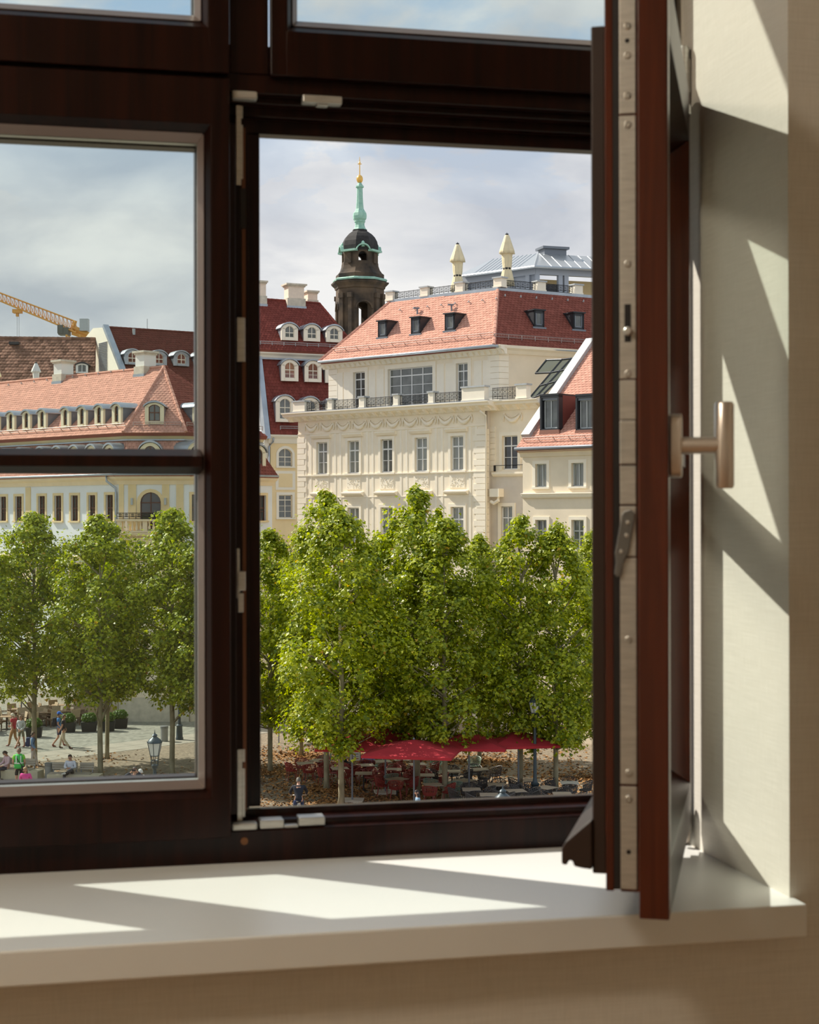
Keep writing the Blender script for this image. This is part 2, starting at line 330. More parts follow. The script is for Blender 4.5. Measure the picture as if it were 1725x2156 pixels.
# ------------------------------------------------------------------ the open casement
W = .612
w1 = thing('window_1', 'dark mahogany casement standing open into the room, lock edge facing the viewer', 'window', (.971, 2.358, ZC), R(65.2), kind='structure')
x0, x1 = -W, 0.018
lb, lt, bb, bt, ob, ot = -.494, .676, -.466, .650, -.447, .612
for xo, s in ((x0, 1), (x1, -1)):
    m = MB(); lipx = xo
    m.prism([(xo, .002), (xo+s*.002, 0), (xo+s*.032, 0), (xo+s*.050, .030), (xo+s*.050, .0365), (xo, .0365)], fz, lb, lt)
    m.prism([(xo+s*.018, .0365), (xo+s*.018, .0610), (xo+s*.027, .0610), (xo+s*.027, .0690), (xo+s*.019, .0690), (xo+s*.019, .0790), (xo+s*.050, .0790), (xo+s*.050, .062), (xo+s*.044, .062), (xo+s*.044, .0365)], fz, bb, bt)
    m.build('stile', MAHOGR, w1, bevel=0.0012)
    MB().prism([(xo+s*.026, .0790), (xo+s*.026, .0965), (xo+s*.044, .0965), (xo+s*.050, .0790)], fz, ob, ot).build('outer_profile', BLACKP, w1, bevel=0.002)
for zl, zb_, zo, s, h in ((lb, bb, ob, 1, .092), (lt, bt, ot, -1, .102)):
    m = MB(); zg = zl+s*h
    m.prism([(0, zl), (0, zg-s*.024), (.030, zg), (.0365, zg), (.0365, zl)], fu, x0+.030, x1-.030)
    m.prism([(.0365, zb_), (.0365, zg-s*.006), (.062, zg-s*.006), (.062, zg), (.079, zg), (.079, zb_)], fu, x0+.046, x1-.046)
    m.build('rail', MAHOG, w1, bevel=0.0012)
    MB().prism([(.079, zo), (.079, zg), (.0965, zg-s*.012), (.0965, zo)], fu, x0+.044, x1-.044).build('outer_profile', BLACKP, w1, bevel=0.002)
zc = .086
MB().prism([(.006, zc-.010), (.006, zc+.010), (.036, zc+.016), (.036, zc-.016)], fu, x0+.044, x1-.044).build('muntin', MAHOG, w1, bevel=0.0012)
MB().prism([(.064, zc-.014), (.064, zc+.014), (.088, zc+.010), (.088, zc-.010)], fu, x0+.044, x1-.044).build('muntin', MAHOG, w1, bevel=0.0012)
MB().box(x0+.045, x1-.045, .038, .042, lb+.088, lt-.098).build('pane', GLASS, w1)
m = MB(); a, b, c, d, t = x0+.044, x1-.044, lb+.087, lt-.097, .012
m.box(a, a+t, .043, .060, c, d); m.box(b-t, b, .043, .060, c, d); m.box(a+t, b-t, .043, .060, c, c+t); m.box(a+t, b-t, .043, .060, d-t, d); m.build('glazing_spacer', STEEL, w1)
# weather bar on the outside of the bottom rail
MB().prism([(.0965, -.378), (.130, -.408), (.1345, -.416), (.1345, -.436), (.128, -.437), (.126, -.431), (.121, -.431), (.119, -.438), (.108, -.440), (.0965, -.441)], fu, x0+.02, x1-.03).build('weather_bar', BLACKP, w1, bevel=0.002)
# lock strip along the edge
ex = x0+.018
def edge_box(mb, t0, t1, z0, z1, h): return mb.box(ex-h, ex, t0, t1, z0, z1)
gap = .002
cuts = [(bb+.004, -.338), (-.334, -.030), (-.028, .0), (.0, .30), (.30, .49), (.494, bt-.002)]
for a, b in ((bb+.004, -.335), (-.332, -.052), (.170, .4955), (.498, bt-.002)):
    edge_box(MB(), .0405, .0605, a, b, .0020).build('lock_strip', STEEL, w1, bevel=0.0006)
for a, b, h in ((-.050, .012, .0034), (.014, .062, .0026), (.064, .118, .0048), (.119, .168, .0030)):
    edge_box(MB(), .0405, .0605, a, b, h).build('lock_case', STEEL, w1, bevel=0.001)
AX = Matrix.Rotation(R(-90), 3, 'Y')
for z in (.570, .520, .484, .312, .176, -.153, -.318, -.350, .606):
    MB().lathe([(0, 0), (.0046, 0), (.0046, .0012), (.0030, .0020), (.0026, .0010), (0, .0010)], (ex-.0020, .0505, z), 10, AX).build('screw', STEEL, w1, smooth=40)
for z in (.588, -.416): MB().lathe([(0, 0), (.0030, 0), (.0030, .0003), (0, .0003)], (ex-.0020, .0505, z), 10, AX).build('screw_hole', SEAL, w1)
m = MB(); edge_box(m, .0465, .0545, .215, .262, .0024); m.build('slot', SEAL, w1)
MB().lathe([(0, 0), (.0055, 0), (.0055, .006), (.0040, .0075), (0, .0075)], (ex-.0020, .0500, .228), 12, AX).build('lock_pin', STEEL, w1, smooth=40)
# tilted catch lever
lv = [(.0440, -.000), (.0500, .006), (.0560, .004), (.0600, -.012), (.0640, -.060), (.0700, -.074), (.0640, -.080), (.0590, -.078), (.0560, -.062), (.0500, -.052), (.0430, -.010)]
lv = [(.0420, .003), (.0470, .008), (.0550, .006), (.0580, .001), (.0665, -.046), (.0655, -.058), (.0672, -.072), (.0640, -.076), (.0590, -.074), (.0570, -.060), (.0500, -.046), (.0425, -.005)]
MB().prism(lv, lambda p, q, t: (t, p, q), ex-.0075, ex-.0028).build('catch_lever', GUN, w1, bevel=0.0012)
for t_, z in ((.0505, -.008), (.0520, -.024), (.0585, -.044)): MB().lathe([(0, 0), (.0026, 0), (.0026, .0015), (0, .0020)], (ex-.0075, t_, z), 10, AX).build('screw', STEEL, w1, smooth=40)
# handle on the inner face
hz, hx = .0865, x0+.026
hd = MB(); n = 20; pl = [(hx+.0135*math.cos(2*math.pi*k/n), hz+(.026 if math.sin(2*math.pi*k/n) > 0 else -.026)*1.0+.0135*math.sin(2*math.pi*k/n)) for k in range(n)]
hd.prism(pl, lambda p, q, t: (p, t, q), -.0005, -.0150)
hd.tube([(hx, -.012, hz), (hx, -.066, hz)], .0105, 16)
ho = hd.build('handle', NICKEL, w1, smooth=40, bevel=0.002)
n = 24; g = []
gp = [(.0100, -.053), (.0120, -.050), (.0120, .050), (.0100, .053)]
MB().lathe(gp, (hx, -.066, hz), 20).build('grip', NICKEL, ho, smooth=40)
# gasket line on the lip, hinges
MB().box(x0+.0195, x0+.024, .0610, .0690, bb+.003, bt-.003).build('seal_strip', SEAL, w1)
hg = thing('trim_2', 'upper steel hinge barrel at the right jamb', 'hinge', (.979, 2.400, ZC), kind='structure')
m = MB(); m.lathe([(.0, .665), (.0065, .667), (.0085, .672), (.0085, .760), (.0065, .764), (0, .765)], (0, 0, 0), 14); m.build('hinge_barrel', STEEL, hg, smooth=40)
MB().box(-.004, .011, -.002, .042, .690, .745).build('hinge_plate', STEEL, hg, bevel=0.001)
MB().tube([(0, 0, .668), (-.003, -.020, .662), (-.010, -.040, .655), (-.012, -.046, .640)], .005, 8).build('hinge_arm', STEEL, hg, smooth=40)
hg = thing('trim_3', 'lower steel hinge barrel beside the sill corner', 'hinge', (.975, 2.392, ZC), kind='structure')
MB().lathe([(0, -.530), (.0075, -.529), (.0085, -.524), (.0085, -.470), (.0070, -.466), (0, -.465)], (0, 0, 0), 14).build('hinge_barrel', NICKEL, hg, smooth=40)
MB().box(-.004, .012, .0, .05, -.515, -.480).build('hinge_plate', STEEL, hg, bevel=0.001)
# cover strip between frame and jamb
MB().prism([(UJ-.008, 2.441), (UJ, 2.441), (UJ, 2.430), (UJ-.004, 2.432)], fz, zr(-.539), zr(1.30)).build('trim_4', WALLP, kind='structure', label='narrow corner strip between window frame and right jamb', category='trim')

# ------------------------------------------------------------------ added fill lamp to brighten the room (on the ceiling, out of view to the left)
lamp = thing('fill_lamp', 'added round fill lamp on the ceiling, out of view', 'lamp', (-1.3, .9, zr(CE)))
BRASS = mat('brass', (0.6, 0.42, 0.18), 0.3, 0.9)
MB().lathe([(.0, 0), (.24, 0), (.24, -.03), (.0, -.03)], (0, 0, 0), 24).build('mount', BRASS, lamp, smooth=40)
MB().ball((0, 0, -.06), .22, 24, 12, (1, 1, .45)).build('globe', mat('fill_globe', (0.9, 0.85, 0.75), 0.4, emit=(1.0, 0.88, 0.72, 80)), lamp, smooth=True)

# ================================================================== THE TOWN
ANG = R(48.5)
DL = FW*math.cos(ANG)-RT*math.sin(ANG); NA = -(FW*math.sin(ANG)+RT*math.cos(ANG))   # house fronts along the square
def dirs_right(deg): a = R(deg); return FW*math.cos(a)+RT*math.sin(a), -FW*math.sin(a)+RT*math.cos(a)

CREAM = mat('cream_render', (0.92, 0.82, 0.65), 0.9, spec=0.1, var=0.05, vscale=1.2, bump=0.1, bscale=25)
CREAM2 = mat('cream_trim', (0.93, 0.85, 0.70), 0.85, spec=0.1, var=0.03, vscale=2)
GREYR = mat('grey_beige_render', (0.66, 0.60, 0.52), 0.9, var=0.05, vscale=1.5)
BEIGE = mat('beige_render', (0.84, 0.73, 0.56), 0.9, var=0.05, vscale=1.2)
YELL = mat('yellow_render', (0.88, 0.70, 0.40), 0.9, var=0.05, vscale=1.0)
OCHRE = mat('ochre_trim', (0.82, 0.64, 0.36), 0.9, var=0.06, vscale=2)
WHITEW = mat('white_render', (0.83, 0.84, 0.84), 0.9, var=0.04, vscale=1.0)
ORANGE = mat('peach_cornice', (0.86, 0.70, 0.48), 0.9, var=0.05, vscale=2)
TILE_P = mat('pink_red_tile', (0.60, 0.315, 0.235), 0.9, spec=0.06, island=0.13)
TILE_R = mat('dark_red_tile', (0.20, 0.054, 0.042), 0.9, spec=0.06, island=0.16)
TILE_SHADE = mat('shaded_red_tile', (0.25, 0.082, 0.060), 0.9, spec=0.06, island=0.14)  # tile of slopes turned from the sun; their shade is in the colour
TILE_B = mat('weathered_brown_tile', (0.25, 0.14, 0.10), 0.9, spec=0.06, island=0.45)
TILE_M = mat('maroon_tile', (0.15, 0.048, 0.036), 0.9, spec=0.06, island=0.15)
BASE_R = mat('roof_underlay', (0.30, 0.10, 0.07), 0.9)
ZINC = mat('zinc_sheet', (0.42, 0.46, 0.50), 0.38, 0.55, var=0.12, vscale=1.5)
ZINCD = mat('dark_zinc', (0.20, 0.22, 0.25), 0.45, 0.4)
LEADG = mat('pale_grey_sheet', (0.46, 0.48, 0.48), 0.5, 0.2, var=0.08)
ANTH = mat('anthracite_metal', (0.040, 0.043, 0.048), 0.45, 0.3)
IRON = mat('wrought_iron', (0.030, 0.028, 0.028), 0.55, 0.3)
WFRAME = mat('white_window_frame', (0.80, 0.80, 0.78), 0.5)
GFRAME = mat('grey_window_frame', (0.52, 0.55, 0.54), 0.5)
CFRAME = mat('cream_window_frame', (0.84, 0.78, 0.64), 0.55)
BFRAME = mat('brown_window_frame', (0.13, 0.050, 0.028), 0.5)
PANE = mat('house_pane', (0.125, 0.135, 0.125), 0.06, spec=0.9, var=0.35, vscale=1.3)
PANED = mat('dark_house_pane', (0.050, 0.050, 0.048), 0.05, spec=0.9, var=0.4, vscale=1.0)
PANER = mat('pane_painted_reflection', (0.20, 0.075, 0.055), 0.06, spec=0.9, var=0.4, vscale=2.0)  # reflected red roofs are painted in as the base colour
CURT = mat('pane_with_curtain', (0.26, 0.27, 0.245), 0.12, spec=0.8, var=0.25, vscale=3.0, stretch=(4, 4, .3))
STONE = mat('weathered_sandstone', (0.62, 0.56, 0.45), 0.9, var=0.15, vscale=3, bump=0.2, bscale=15)
SNOWG = mat('snow_guard_steel', (0.45, 0.36, 0.33), 0.5, 0.5)

class Fac:
    """a vertical front: a runs along it, o out of it, z up"""
    def __init__(s, P, d, n): s.P = Vector((P[0], P[1], 0)); s.d = d.copy(); s.n = n.copy()
    def pt(s, a, z, o=0.0): q = s.P+s.d*a+s.n*o; return Vector((q.x, q.y, z))
    def px(s, x, y, o=0.0):
        q = at_plane(x, y, s.P+s.n*o, s.n); return (q-s.P).dot(s.d), q.z
    def box(s, mb, a0, a1, z0, z1, o0, o1):
        return mb.hexa([s.pt(a0, z0, o0), s.pt(a1, z0, o0), s.pt(a1, z0, o1), s.pt(a0, z0, o1), s.pt(a0, z1, o0), s.pt(a1, z1, o0), s.pt(a1, z1, o1), s.pt(a0, z1, o1)])
    def plate(s, mb, poly, o0, o1): return mb.prism(poly, lambda p, q, t: s.pt(p, q, t), o0, o1)
    def run(s, mb, prof, a0, a1): return mb.prism(prof, lambda p, q, t: s.pt(t, q, p), a0, a1)   # prof: (o, z)
    def shift(s, o): return Fac(s.P+s.n*o, s.d, s.n)

def part(mb, name, m, root, smooth=False, parent=None, **k): return mb.build(name, m, parent if parent is not None else root, smooth=smooth, origin=root.location, **k)
def wall(fac, a0, a1, z0, z1, holes, dep=.22, mb=None):
    """flat wall with rectangular openings that have real reveals"""
    mb = mb or MB()
    A = sorted({a0, a1, *[h[0] for h in holes], *[h[1] for h in holes]}); Zs = sorted({z0, z1, *[h[2] for h in holes], *[h[3] for h in holes]})
    A = [a for a in A if a0-1e-6 <= a <= a1+1e-6]; Zs = [z for z in Zs if z0-1e-6 <= z <= z1+1e-6]
    for i in range(len(A)-1):
        j = 0
        while j < len(Zs)-1:
            def inside(j): ca, cz = (A[i]+A[i+1])/2, (Zs[j]+Zs[j+1])/2; return any(h[0] < ca < h[1] and h[2] < cz < h[3] for h in holes)
            if inside(j): j += 1; continue
            k = j
            while k+1 < len(Zs)-1 and not inside(k+1): k += 1
            mb.add([fac.pt(A[i], Zs[j]), fac.pt(A[i+1], Zs[j]), fac.pt(A[i+1], Zs[k+1]), fac.pt(A[i], Zs[k+1])], [(0, 1, 2, 3)]); j = k+1
    for h in holes:
        p = [(h[0], h[2]), (h[1], h[2]), (h[1], h[3]), (h[0], h[3])]
        for q in range(4):
            (x, y), (u, v) = p[q], p[(q+1) % 4]; mb.add([fac.pt(x, y), fac.pt(u, v), fac.pt(u, v, -dep), fac.pt(x, y, -dep)], [(0, 1, 2, 3)])
    return mb
def arc(a0, a1, z, rise, n=8):
    """segmental arch from (a0,z) to (a1,z)"""
    if rise <= 0: return [(a0, z), (a1, z)]
    w = (a1-a0)/2; c = (a0+a1)/2; r = (w*w+rise*rise)/(2*rise); t0 = math.asin(min(1, w/r)) if rise <= w else math.pi-math.asin(w/r)
    return [(c+r*math.sin(-t0+2*t0*i/n), z-(r-rise)+r*math.cos(-t0+2*t0*i/n)) for i in range(n+1)]
def window(root, fac, a0, a1, z0, z1, rise=0.0, cols=2, rows=(0.68,), o=-.16, fm=None, gm=None, t=.055, name='window', parent=None, sub=True):
    """frame with glazing bars as one part, each pane a sub-part; z1 is the springing when rise > 0"""
    fm = fm or WFRAME; gm = gm or CURT; mb = MB(); H = z1-z0
    top = arc(a0, a1, z1, rise)
    def ztop(a):
        for (p, q), (u, v) in zip(top, top[1:]):
            if p-1e-9 <= a <= u+1e-9: return q+(v-q)*((a-p)/(u-p) if u > p else 0)
        return z1
    fac.box(mb, a0, a0+t, z0, ztop(a0+t), o-.04, o+.03); fac.box(mb, a1-t, a1, z0, ztop(a1-t), o-.04, o+.03); fac.box(mb, a0, a1, z0, z0+t, o-.04, o+.03)
    if rise > 0:
        inn = arc(a0+t, a1-t, z1, rise-t*.6)
        for i in range(8): fac.plate(mb, [top[i], top[i+1], inn[i+1], inn[i]], o-.04, o+.03)
    else: fac.box(mb, a0, a1, z1-t, z1, o-.04, o+.03)
    A = [a0+t*.7+(a1-a0-1.4*t)*i/cols for i in range(cols+1)]; Zr = [z0+t*.7]+[z0+H*f for f in rows]+[None]
    for a in A[1:-1]: fac.box(mb, a-t*.5, a+t*.5, z0, ztop(a)-.01, o-.04, o+.045)
    for k, zz in enumerate(Zr[1:-1]): b = t*.62 if k == len(rows)-1 else t*.28; fac.box(mb, a0, a1, zz-b, zz+b, o-.04, o+.04)
    wobj = part(mb, name, fm, root, parent=parent)
    pp = wobj if parent is None else parent
    for i in range(cols):
        for j in range(len(Zr)-1):
            zb = Zr[j]; L_, R_ = A[i], A[i+1]
            if j < len(Zr)-2: poly = [(L_, zb), (R_, zb), (R_, Zr[j+1]), (L_, Zr[j+1])]
            else:
                n = 4 if rise > 0 else 1
                poly = [(L_, zb), (R_, zb)]+[(R_+(L_-R_)*q/n, ztop(R_+(L_-R_)*q/n)-t*.4) for q in range(n+1)]
            g = MB(); fac.plate(g, poly, o-.02, o-.005); part(g, 'pane', gm, root, parent=pp)
    return wobj
def surround(root, fac, a0, a1, z0, z1, w=.16, out=.05, rise=0.0, m=None, sill=True, name='window_surround'):
    mb = MB(); fac.box(mb, a0-w, a0, z0, z1, 0, out); fac.box(mb, a1, a1+w, z0, z1, 0, out)
    if rise > 0:
        i_, o_ = arc(a0, a1, z1, rise), arc(a0-w, a1+w, z1, rise+w)
        for k in range(8): fac.plate(mb, [i_[k], i_[k+1], o_[k+1], o_[k]], 0, out)
    else: fac.box(mb, a0-w, a1+w, z1, z1+w, 0, out)
    if sill: fac.box(mb, a0-w-.03, a1+w+.03, z0-.10, z0, -.1, out+.07)
    return part(mb, name, m or CREAM2, root)
def arch_fill(root, fac, a0, a1, zs, rise, m, o0=-.2, o1=0.0):
    """wall pieces in the two corners above an arched opening"""
    mb = MB(); t = arc(a0, a1, zs, rise)
    fac.plate(mb, t[:5]+[((a0+a1)/2, zs+rise+.01), (a0, zs+rise+.01)], o0, o1); fac.plate(mb, t[4:]+[(a1, zs+rise+.01), ((a0+a1)/2, zs+rise+.01)], o0, o1)
    return part(mb, 'arch_spandrel', m, root)

def tiles(root, pts, m, w=.22, row=.20, lift=.03, name='roof_tiles', under=True, jit=.006):
    """overlapping tiles laid on a planar roof slope (corner points; the first two lie on the eave)"""
    P = [Vector(p) for p in pts]; ex = (P[1]-P[0]).normalized(); nn = None
    for q in P[2:]:
        c = (P[1]-P[0]).cross(q-P[0])
        if c.length > 1e-4: nn = c.normalized(); break
    if nn.z < 0: nn = -nn
    ey = nn.cross(ex).normalized()
    if ey.z < 0: ey = -ey
    Q = [((p-P[0]).dot(ex), (p-P[0]).dot(ey)) for p in P]
    X0, X1 = min(q[0] for q in Q), max(q[0] for q in Q); Y1 = max(q[1] for q in Q); Y0 = min(q[1] for q in Q)
    def spans(y):
        xs = []
        for (a, b), (c, d) in zip(Q, Q[1:]+Q[:1]):
            if (b <= y < d) or (d <= y < b): xs.append(a+(c-a)*(y-b)/(d-b))
        xs.sort(); return list(zip(xs[::2], xs[1::2]))
    V, Fs = [], []; y = Y0; k = 0
    while y < Y1-.02:
        for xa, xb in spans(y+row*.5):
            x = math.floor(xa/w)*w+(w*.5 if k % 2 else 0)-w
            while x < xb:
                l, r_ = max(x+.006, xa), min(x+w-.006, xb)
                if r_-l > .03:
                    h = lift+random.uniform(-jit, jit); b = len(V); yt = min(y+row*1.25, Y1)
                    c = (l+r_)/2
                    for (u, v, z) in ((l, y, h*.75), (c, y-.012, h*1.15), (r_, y, h*.75), (r_, yt, .004), (c, yt, .012), (l, yt, .004), (l, y, -.01), (c, y-.012, -.01), (r_, y, -.01)):
                        V.append(tuple(P[0]+ex*u+ey*v+nn*z))
                    Fs += [(b, b+1, b+4, b+5), (b+1, b+2, b+3, b+4), (b+6, b+7, b+1, b), (b+7, b+8, b+2, b+1)]
                x += w
        y += row; k += 1
    mb = MB(); mb.v = V; mb.f = Fs; o = part(mb, name, m, root); o['kind'] = 'stuff'
    if under:
        mb = MB(); n = len(P); mb.add([p-nn*.01 for p in P]+[p-nn*.25 for p in P], [tuple(range(n)), tuple(range(2*n-1, n-1, -1))]+[(i, (i+1) % n, n+(i+1) % n, n+i) for i in range(n)]); part(mb, 'roof_deck', BASE_R, root)
    return o, ex, ey, nn
def ridge(root, a, b, m, r=.11, name='ridge_tiles'):
    a, b = Vector(a), Vector(b); n = max(2, int((b-a).length/.38)); mb = MB()
    for i in range(n):
        p, q = a+(b-a)*(i/n), a+(b-a)*((i+1.08)/n); mb.tube([p, q], [r*1.12, r*.95], 6)
    o = part(mb, name, m, root); o['kind'] = 'stuff'; return o
def snow_guard(root, a, b, up, h=.26, m=None):
    a, b = Vector(a), Vector(b); L_ = (b-a).length; mb = MB(); up = up.normalized()
    for f in (.35, 1.0): mb.tube([a+up*h*f, b+up*h*f], .016, 4)
    n = int(L_/.11)
    for i in range(n+1): p = a+(b-a)*(i/n); mb.tube([p+up*(h*.3), p+up*h], .008, 3, cap=False)
    n = max(1, int(L_/.9))
    for i in range(n+1): p = a+(b-a)*(i/n); mb.tube([p-up*.02, p+up*h*1.05], .022, 4)
    return part(mb, 'snow_guard', m or SNOWG, root)
def scroll_panel(root, fac, a0, a1, z0, z1, o, m=None):
    """wrought-iron railing panel with rings and scrolls"""
    m = m or IRON; mb = MB(); r_ = .016
    for z in (z0+.04, z1-.02, z0+.14): mb.tube([fac.pt(a0, z, o), fac.pt(a1, z, o)], r_, 4)
    n = max(2, round((a1-a0)/.36)); st = (a1-a0)/n; zc = (z0+.14+z1)/2; hh = (z1-z0-.16)/2
    for i in range(n+1): mb.tube([fac.pt(a0+st*i, z0, o), fac.pt(a0+st*i, z1, o)], r_, 4)
    for i in range(n):
        c = a0+st*(i+.5)
        for ra, rz, dz in ((st*.36, hh*.46, hh*.48), (st*.36, hh*.46, -hh*.48), (st*.17, hh*.2, hh*.5), (st*.17, hh*.2, -hh*.5)):
            mb.tube([fac.pt(c+ra*math.cos(2*math.pi*k/9), zc+dz+rz*math.sin(2*math.pi*k/9), o) for k in range(9)], .013, 3, closed=True)
    return part(mb, 'railing_panel', m, root)
def pedestal(root, fac, a0, a1, z0, z1, o0, o1, m=None, cap=None):
    mb = MB(); fac.box(mb, a0, a1, z0, z1-.09, o0, o1); fac.box(mb, a0-.03, a1+.03, z0, z0+.08, o0-.03, o1+.03); p = part(mb, 'pedestal', m or CREAM2, root)
    mb = MB(); fac.box(mb, a0-.06, a1+.06, z1-.09, z1, o0-.06, o1+.06); part(mb, 'pedestal_cap', cap or LEADG, root, parent=p); return p
def arched_dormer(root, fac, a, z0, w, h, rise, o, back, wm, fm=None, gm=None, cols=2, rows=(.62,), side=.22, rm=None, cheek=None, winname='window', bot=.14):
    """front wall with an arched window, zinc cheeks and curved zinc roof; z0 sill level, h height to the springing"""
    a0, a1 = a-w/2, a+w/2; mb = MB(); z1 = z0+h; wa0, wa1 = a0+side, a1-side; ws = z1-rise*.25; wr = rise*.75
    fac.box(mb, a0, wa0, z0, z1, o-.16, o); fac.box(mb, wa1, a1, z0, z1, o-.16, o); fac.box(mb, wa0, wa1, z0, z0+bot, o-.16, o+.05)
    top = arc(a0, a1, z1, rise); inn = arc(wa0, wa1, ws, wr)
    for k in range(8): fac.plate(mb, [top[k], top[k+1], inn[k+1], inn[k]], o-.16, o)
    d = part(mb, 'dormer', wm, root)
    for q0, q1 in ((a0+.02, a0+.10), (a1-.10, a1-.02)): mb = MB(); fac.box(mb, q0, q1, z0, z1, o-back, o-.16); part(mb, 'dormer_cheek', cheek or ZINCD, root, parent=d)
    mb = MB(); e_, f_ = arc(a0-.10, a1+.10, z1-.03, rise+.05), arc(a0-.10, a1+.10, z1+.03, rise+.10)
    for k in range(8): fac.plate(mb, [e_[k], e_[k+1], f_[k+1], f_[k]], o-back, o+.10)
    part(mb, 'dormer_roof', rm or ZINC, root, parent=d)
    window(root, fac, wa0, wa1, z0+bot, ws, wr, cols, rows, o-.10, fm, gm, t=.05, name='window_frame', parent=d)
    return d
def slope_point(x, y, P, n): return at_plane(x, y, P, n)
def chimney(root, fac, a, o, w, d, z0, z1, m, capm, neck=True):
    mb = MB(); zm = z0+(z1-z0)*.42
    fac.box(mb, a-w/2, a+w/2, z0 if not neck else zm, z1-.22, o-d/2, o+d/2); c = part(mb, 'chimney', m, root)
    mb = MB(); fac.box(mb, a-w*.57, a+w*.57, z1-.24, z1-.13, o-d*.57, o+d*.57); fac.box(mb, a-w*.66, a+w*.66, z1-.13, z1, o-d*.66, o+d*.66); part(mb, 'chimney_cap', capm, root, parent=c)
    if neck:
        mb = MB(); fac.box(mb, a-w*.58, a+w*.58, z0, zm, o-d*.58, o+d*.58); part(mb, 'chimney_base', STONE, root, parent=c)
        mb = MB(); fac.box(mb, a-w*.62, a+w*.62, z0-.05, z0+.22, o-d*.62, o+d*.62); part(mb, 'chimney_flashing', ZINC, root, parent=c)
    return c
def downpipe(root, pts, r=.06, m=None):
    return part(MB().tube(pts, r, 8), 'downpipe', m or ZINC, root, smooth=True)

# ------------------------------------------------------------------ 1. cream corner house
A = Fac(at_depth(1022, 1087, 86), DL, NA)
RA = thing('corner_house', 'cream stucco corner house with garland frieze, balustraded terrace and hipped red tile roof', 'building', A.P)
WA = 14.62
wc = [12.56, 9.95, 7.30, 4.65, 1.985]; hw = .465
holes = [(c-hw, c+hw, 14.04, 15.97) for c in wc]+[(c-hw, c+hw, 9.70, 12.02) for c in wc]
part(wall(A, 0, WA, 0, 17.36, holes), 'wall', CREAM, RA)
mb = MB(); A.box(mb, .02, WA-.02, 0, 17.36, -9.0, -.24); part(mb, 'house_body', GREYR, RA)
tints = [CURT, CURT, PANE, CURT, CURT]
for i, c in enumerate(wc):
    window(RA, A, c-hw, c+hw, 14.04, 15.97, rows=(.36, .70), gm=tints[i], t=.068); surround(RA, A, c-hw, c+hw, 14.04, 15.97, w=.17)
    mb = MB(); A.run(mb, [(0, 16.20), (.10, 16.20), (.22, 16.34), (.22, 16.40), (0, 16.44)], c-hw-.32, c+hw+.32); part(mb, 'window_hood', CREAM2, RA)
    window(RA, A, c-hw, c+hw, 9.70, 12.02, rows=(.36, .70), gm=tints[(i+2) % 5], t=.068); surround(RA, A, c-hw, c+hw, 9.70, 12.02, w=.17, sill=False)
    mb = MB(); A.run(mb, [(0, 12.72), (.10, 12.72), (.26, 12.84), (.26, 12.91), (0, 12.95)], c-hw-.36, c+hw+.36); part(mb, 'window_hood', CREAM2, RA)
    # carved panel between the storeys
    mb = MB(); A.box(mb, c-.55, c+.55, 13.09, 13.78, 0, .03)
    for k in range(60):
        a_, z_ = c+random.uniform(-.46, .46), random.uniform(13.16, 13.71); rr = random.uniform(.025, .06); t0_ = random.uniform(0, 6)
        mb.tube([A.pt(a_+rr*math.cos(t0_+t*1.1), z_+rr*.9*math.sin(t0_+t*1.1), .035) for t in range(4)], .013, 3, cap=False)
    part(mb, 'carved_panel', STONE if False else CREAM2, RA)
# string courses, pilaster strips, frieze lines
for z0, z1, out in ((13.92, 14.00, .07), (12.60, 12.66, .03), (16.46, 16.53, .05)):
    mb = MB(); A.run(mb, [(0, z0-.04), (out*.5, z0), (out, z0+.02), (out, z1), (0, z1)], -.05, WA); part(mb, 'string_course', CREAM2, RA)
for c in [11.25, 8.63, 5.98, 3.32, 13.75, .85]:
    mb = MB()
    for q in (-.30, .14): A.box(mb, c+q, c+q+.16, 14.0, 16.46, 0, .022)
    for q in (-.30, .14): A.box(mb, c+q, c+q+.16, 9.0, 13.92, 0, .02)
    part(mb, 'pilaster_strip', CREAM2, RA)
# quoin stones on both corners
for k in range(26):
    z = 8.6+k*.335
    if z > 16.2: break
    w_ = .80 if k % 2 else .62
    for a_, b_ in ((0.0, w_), (WA-w_*.9, WA)):
        mb = MB(); A.box(mb, a_-(.04 if a_ == 0 else 0), b_+(.04 if a_ else 0), z+.012, z+.323, -.3, .045); part(mb, 'quoin_stone', CREAM2, RA)
# garlands of the frieze
def garland(root, fac, c, zt, w=.95):
    mb = MB(); n = 10; pa = []; rr = []
    for i in range(n+1):
        t = i/n; pa.append(fac.pt(c+(t-.5)*w*.82, zt-.13-.34*math.sin(math.pi*t), .06)); rr.append(.045+.075*math.sin(math.pi*t))
    mb.tube(pa, rr, 6)
    for i in range(n+1): t = i/n; pa[i] = fac.pt(c+(t-.5)*w*.62, zt-.10-.16*math.sin(math.pi*t), .05)
    mb.tube(pa, .03, 5)
    for s_ in (-1, 1):
        mb.ball(fac.pt(c+s_*w*.43, zt-.08, .06), .065, 6, 4); mb.tube([fac.pt(c+s_*w*.45, zt-.08, .05), fac.pt(c+s_*w*.49, zt-.30, .06), fac.pt(c+s_*w*.46, zt-.50, .05)], [.03, .05, .02], 5)
    return part(mb, 'garland', CREAM2, root, smooth=True)
for k in range(10): garland(RA, A, 13.41-(13.41-1.46)*k/9, 17.17, 1.18)
